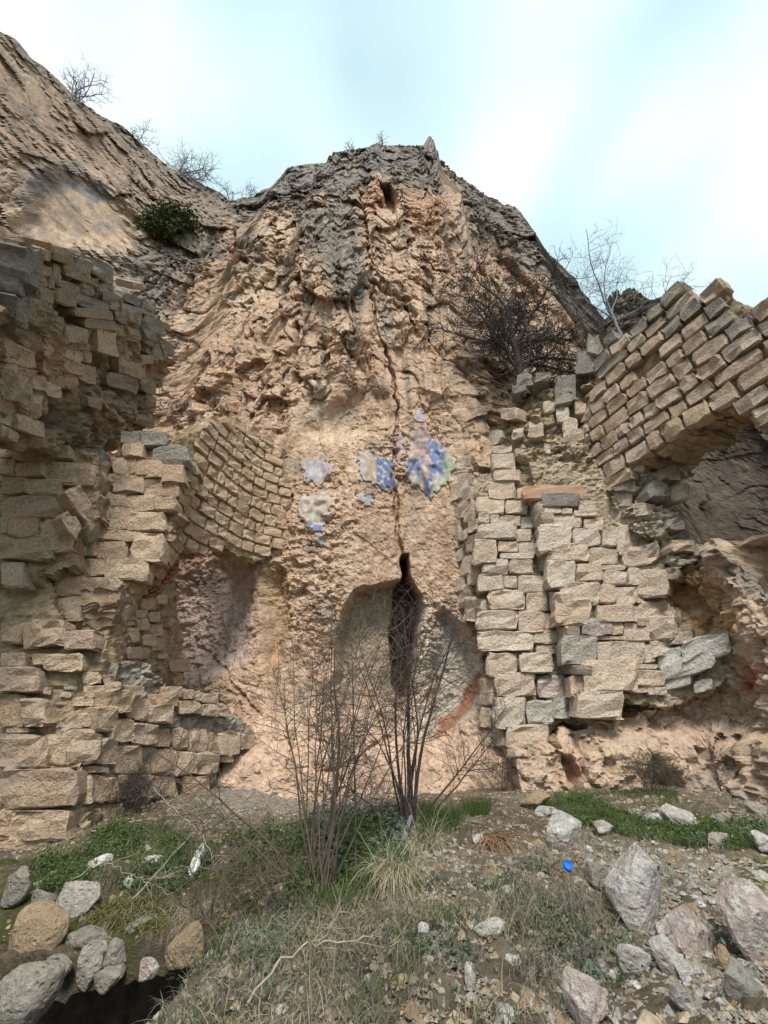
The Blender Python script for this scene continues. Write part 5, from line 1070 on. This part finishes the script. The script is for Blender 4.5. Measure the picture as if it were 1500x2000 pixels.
def dead_branch(pts, label, r, mat, lift=0.1):
    P = np.array([ground_at(x, y) + np.array((0, -0.05, l)) for x, y, l in pts]); P = catmull(P, 8) if len(P) > 2 else P; P = P + rng.normal(0, .006, P.shape); V_, F_ = [], []; r *= 0.62; tube(P - P[0], r, r * 0.4, 5, V_, F_)
    root = thing('dead_branch', label, 'branch', P[0], 'dead branches on the bank'); mk('stem', V_, F_, M[mat], root, smooth=True); TV, TF = [], []
    twigs_on(P - P[0], rng, 9, .1, .32, r * 0.45, 1, TV, TF); mk('twigs', TV, TF, M[mat], root)['kind'] = 'stuff'
dead_branch([(285, 1580, .25), (330, 1640, .25), (390, 1690, .2), (420, 1720, .1)], 'bleached dead branch slanting down over the clover', 0.011, 'twig_straw')
dead_branch([(255, 1800, .12), (350, 1722, .25), (450, 1655, .35), (530, 1648, .3)], 'long pale dead branch rising to the right across the clover', 0.010, 'twig_straw')
dead_branch([(480, 1980, .05), (580, 1915, .12), (680, 1885, .1), (745, 1850, .05)], 'bleached forked branch across the dry grass at the bottom', 0.010, 'twig_straw')
dead_branch([(80, 1930, .35), (160, 1880, .45), (230, 1900, .35), (300, 1985, .2)], 'grey dead bramble arching over the dark hollow', 0.006, 'twig_straw')
dead_branch([(290, 1990, .3), (287, 1900, .3), (330, 1800, .3), (420, 1770, .2)], 'thin grey bramble at the right of the dark hollow', 0.005, 'twig_straw')

# ================================================================== GROUND COVER (nobody could count it)
def scatter(poly, n, seed, clump=0.0, cs=2.5, thr=0.0):
    r_ = np.random.default_rng(seed); out_ = []; tot = 0
    while tot < n:
        m = 20000; y = r_.uniform(1.9, 7.3, m); x = r_.uniform(-1.15, 1.15, m) * y * 0.95 + 0; z = gz(x, y); px, py = proj(np.stack([x, y, z], -1))
        ok = inpoly(px, py, poly) & (z > -1.9)
        if clump: ok &= (perlin(x * cs, y * cs, x * 0 + seed) + r_.normal(0, 0.12, m)) > thr
        out_.append(np.stack([x, y, z], -1)[ok]); tot += ok.sum()
        if len(out_) > 40: break
    return np.concatenate(out_)[:n]
WHOLE = [(-40, 1560), (1540, 1540), (1540, 2040), (-40, 2040)]
GLEFT = [(60, 1690), (230, 1610), (330, 1630), (420, 1690), (330, 1765), (180, 1790), (60, 1745)]
GMID = [(430, 1640), (600, 1610), (740, 1610), (770, 1690), (720, 1740), (560, 1790), (440, 1750)]
GRIGHT = [(1045, 1572), (1140, 1562), (1300, 1612), (1500, 1612), (1500, 1665), (1360, 1660), (1220, 1635), (1090, 1605)]
def herb(name, poly, n, size, mat, seed, hgt=0.05, clump=1, thr=-0.05, cs=2.5, flat=0.45):
    p = scatter(poly, n, seed, clump, cs, thr); p[:, 2] += np.abs(np.random.default_rng(seed).normal(0, hgt, len(p))) + 0.01
    return tag(leaves(name, None, None, p, len(p) * 2, size, mat, (.012, .012, .008), None, flat, 'stuff', None, seed), None, None, None, 'stuff')
herb('clover_cover', GLEFT, 5200, 0.015, 'leaf', 11); herb('clover_cover', GMID, 5500, 0.017, 'leaf', 12, 0.06); herb('clover_cover', GRIGHT, 4000, 0.015, 'leaf', 13, 0.03, thr=-0.2)
herb('herb_patches', [(400, 1780), (1500, 1600), (1500, 2000), (500, 2000)], 1300, 0.016, 'leaf_blue', 14, 0.04, thr=0.28); herb('dark_herbs', [(600, 1600), (780, 1590), (800, 1700), (640, 1760)], 2200, 0.03, 'leaf_blue', 15, 0.07)
herb('moss_cushions', [(165, 1800), (200, 1772), (300, 1762), (338, 1790), (318, 1832), (190, 1818)], 4200, 0.012, 'moss', 16, 0.012, 0); herb('moss_cushions', [(1170, 1735), (1215, 1725), (1222, 1752), (1180, 1762)], 700, 0.012, 'moss', 17, 0.015, 0)
def turf(name, poly, n, length, width, mat, seed, droop=0.8, spread=.35, thr=-0.1, clump=1, cs=2.0, dirn=(0, -0.2), segs=3):
    p = scatter(poly, n, seed, clump, cs, thr)
    return tag(blades(name, p, 1, length, width, mat, droop, spread, 0.0, seed, None, dirn, segs), None, None, None, 'stuff')
turf('grass', GRIGHT, 7000, 0.09, 0.004, 'grass', 21); turf('grass', [(1080, 1550), (1320, 1545), (1330, 1575), (1090, 1575)], 2200, 0.10, 0.004, 'grass', 22)
turf('grass', [(40, 1690), (330, 1600), (430, 1680), (200, 1740), (40, 1745)], 4200, 0.08, 0.0035, 'grass', 23, thr=0.0); turf('grass', [(820, 1580), (960, 1575), (950, 1620), (830, 1640)], 2200, 0.16, 0.004, 'grass', 24)
turf('grass', [(600, 1610), (780, 1620), (780, 1740), (600, 1800)], 2500, 0.14, 0.004, 'grass', 25)
turf('dry_grass', [(450, 1790), (760, 1740), (950, 1780), (1010, 1640), (1140, 1700), (1230, 1830), (1130, 1900), (1110, 2030), (380, 2030)], 2600, 0.17, 0.0038, 'straw', 31, 1.7, .5, 0.0, 1, 1.8, (-0.05, -0.75), 5)
turf('dry_grass', [(440, 1770), (760, 1740), (900, 1850), (800, 2030), (300, 2030), (380, 1850)], 2000, 0.17, 0.0034, 'straw_grey', 32, 1.7, .6, -0.1, 1, 2.2, (-0.1, -0.6), 5)
turf('dry_grass', [(1010, 1690), (1140, 1720), (1240, 1850), (1180, 1900), (1000, 1960), (960, 1800)], 1500, 0.19, 0.0034, 'straw_grey', 33, 1.7, .6, 0.05, 1, 3.2, (-0.1, -0.8), 5)
turf('grass', [(380, 1760), (1100, 1700), (1240, 1850), (1200, 2030), (300, 2030)], 1800, 0.10, 0.0045, 'leaf_blue', 36, 1.0, .5, 0.1, 1, 2.6, (0, -0.4), 4)
turf('grass', [(380, 1760), (1100, 1700), (1240, 1850), (1200, 2030), (300, 2030)], 2200, 0.10, 0.005, 'grass', 37, 1.0, .5, 0.15, 1, 3.0, (0, -0.4), 4)
turf('dry_grass', [(60, 1640), (520, 1570), (760, 1580), (1050, 1560), (1500, 1560), (1500, 1700), (600, 1760), (60, 1760)], 6500, 0.13, 0.003, 'straw_grey', 34, 1.2, .6, 0.05, 1, 2.6, (0, -0.3), 4)
turf('dry_grass', [(200, 1700), (450, 1700), (480, 1830), (330, 1850), (150, 1800)], 1500, 0.18, 0.003, 'straw', 35, 1.8, .5, 0.1, 1, 2.6, (0, -0.8), 5)
def chips(name, poly, n, size, mat, seed, flat=0.35, thr=-1.0, clump=0):
    p = scatter(poly, n, seed, clump, 1.6, thr); r_ = np.random.default_rng(seed); n = len(p); v = np.array([(-1, -.7, -.3), (1, -.6, -.2), (.7, .9, -.3), (-.8, .7, -.2), (.1, .1, 1)], float)
    a = r_.uniform(0, 6.28, n); ca, sa = np.cos(a)[:, None], np.sin(a)[:, None]; s = (size * r_.lognormal(0, 0.5, n))[:, None]
    q = v[None] * (1 + r_.normal(0, .25, (n, 5, 3))); x = (q[..., 0] * ca - q[..., 1] * sa) * s; y = (q[..., 0] * sa + q[..., 1] * ca) * s; z = q[..., 2] * s * flat
    V_ = (np.stack([x, y, z], -1) + p[:, None]).reshape(-1, 3); F_ = (np.arange(n)[:, None, None] * 5 + np.array([[0, 1, 4], [1, 2, 4], [2, 3, 4], [3, 0, 4]])[None]).reshape(-1, 3)
    return tag(mk(name, V_, F_, M[mat]), None, None, None, 'stuff')
chips('gravel', WHOLE, 9000, 0.009, 'pebble', 41, 0.6); chips('gravel', [(750, 1640), (1110, 1650), (1500, 1690), (1500, 2030), (800, 2030)], 3500, 0.009, 'pebble', 42, 0.6)
chips('leaf_litter', WHOLE, 9000, 0.011, 'litter', 43, 0.5); chips('leaf_litter', WHOLE, 8000, 0.012, 'litter_brown', 44, 0.5); chips('gravel', [(1130, 1640), (1500, 1690), (1500, 2000), (1200, 1990)], 5000, 0.007, 'pebble', 45, .6)

r_ = np.random.default_rng(77); VV, FF = [], []; p = np.concatenate([scatter(WHOLE, 260, 51), scatter([(800, 1640), (1500, 1600), (1500, 2030), (850, 2030)], 330, 52)]); kinds = [rock_geom(r_, (1, .9, .6), False) for _ in range(10)]; o = 0
for q in p:
    v, f = kinds[r_.integers(10)]; sz = r_.lognormal(-3.35, 0.45); a = r_.uniform(0, 6.28); R = np.array([[math.cos(a), -math.sin(a), 0], [math.sin(a), math.cos(a), 0], [0, 0, 1]])
    VV.append((v @ R.T) * sz + q + (0, 0, sz * 0.1)); FF.append(f + o); o += len(v)
tag(mk('scattered_stones', np.concatenate(VV), np.concatenate(FF), M['boulder']), None, None, None, 'stuff')
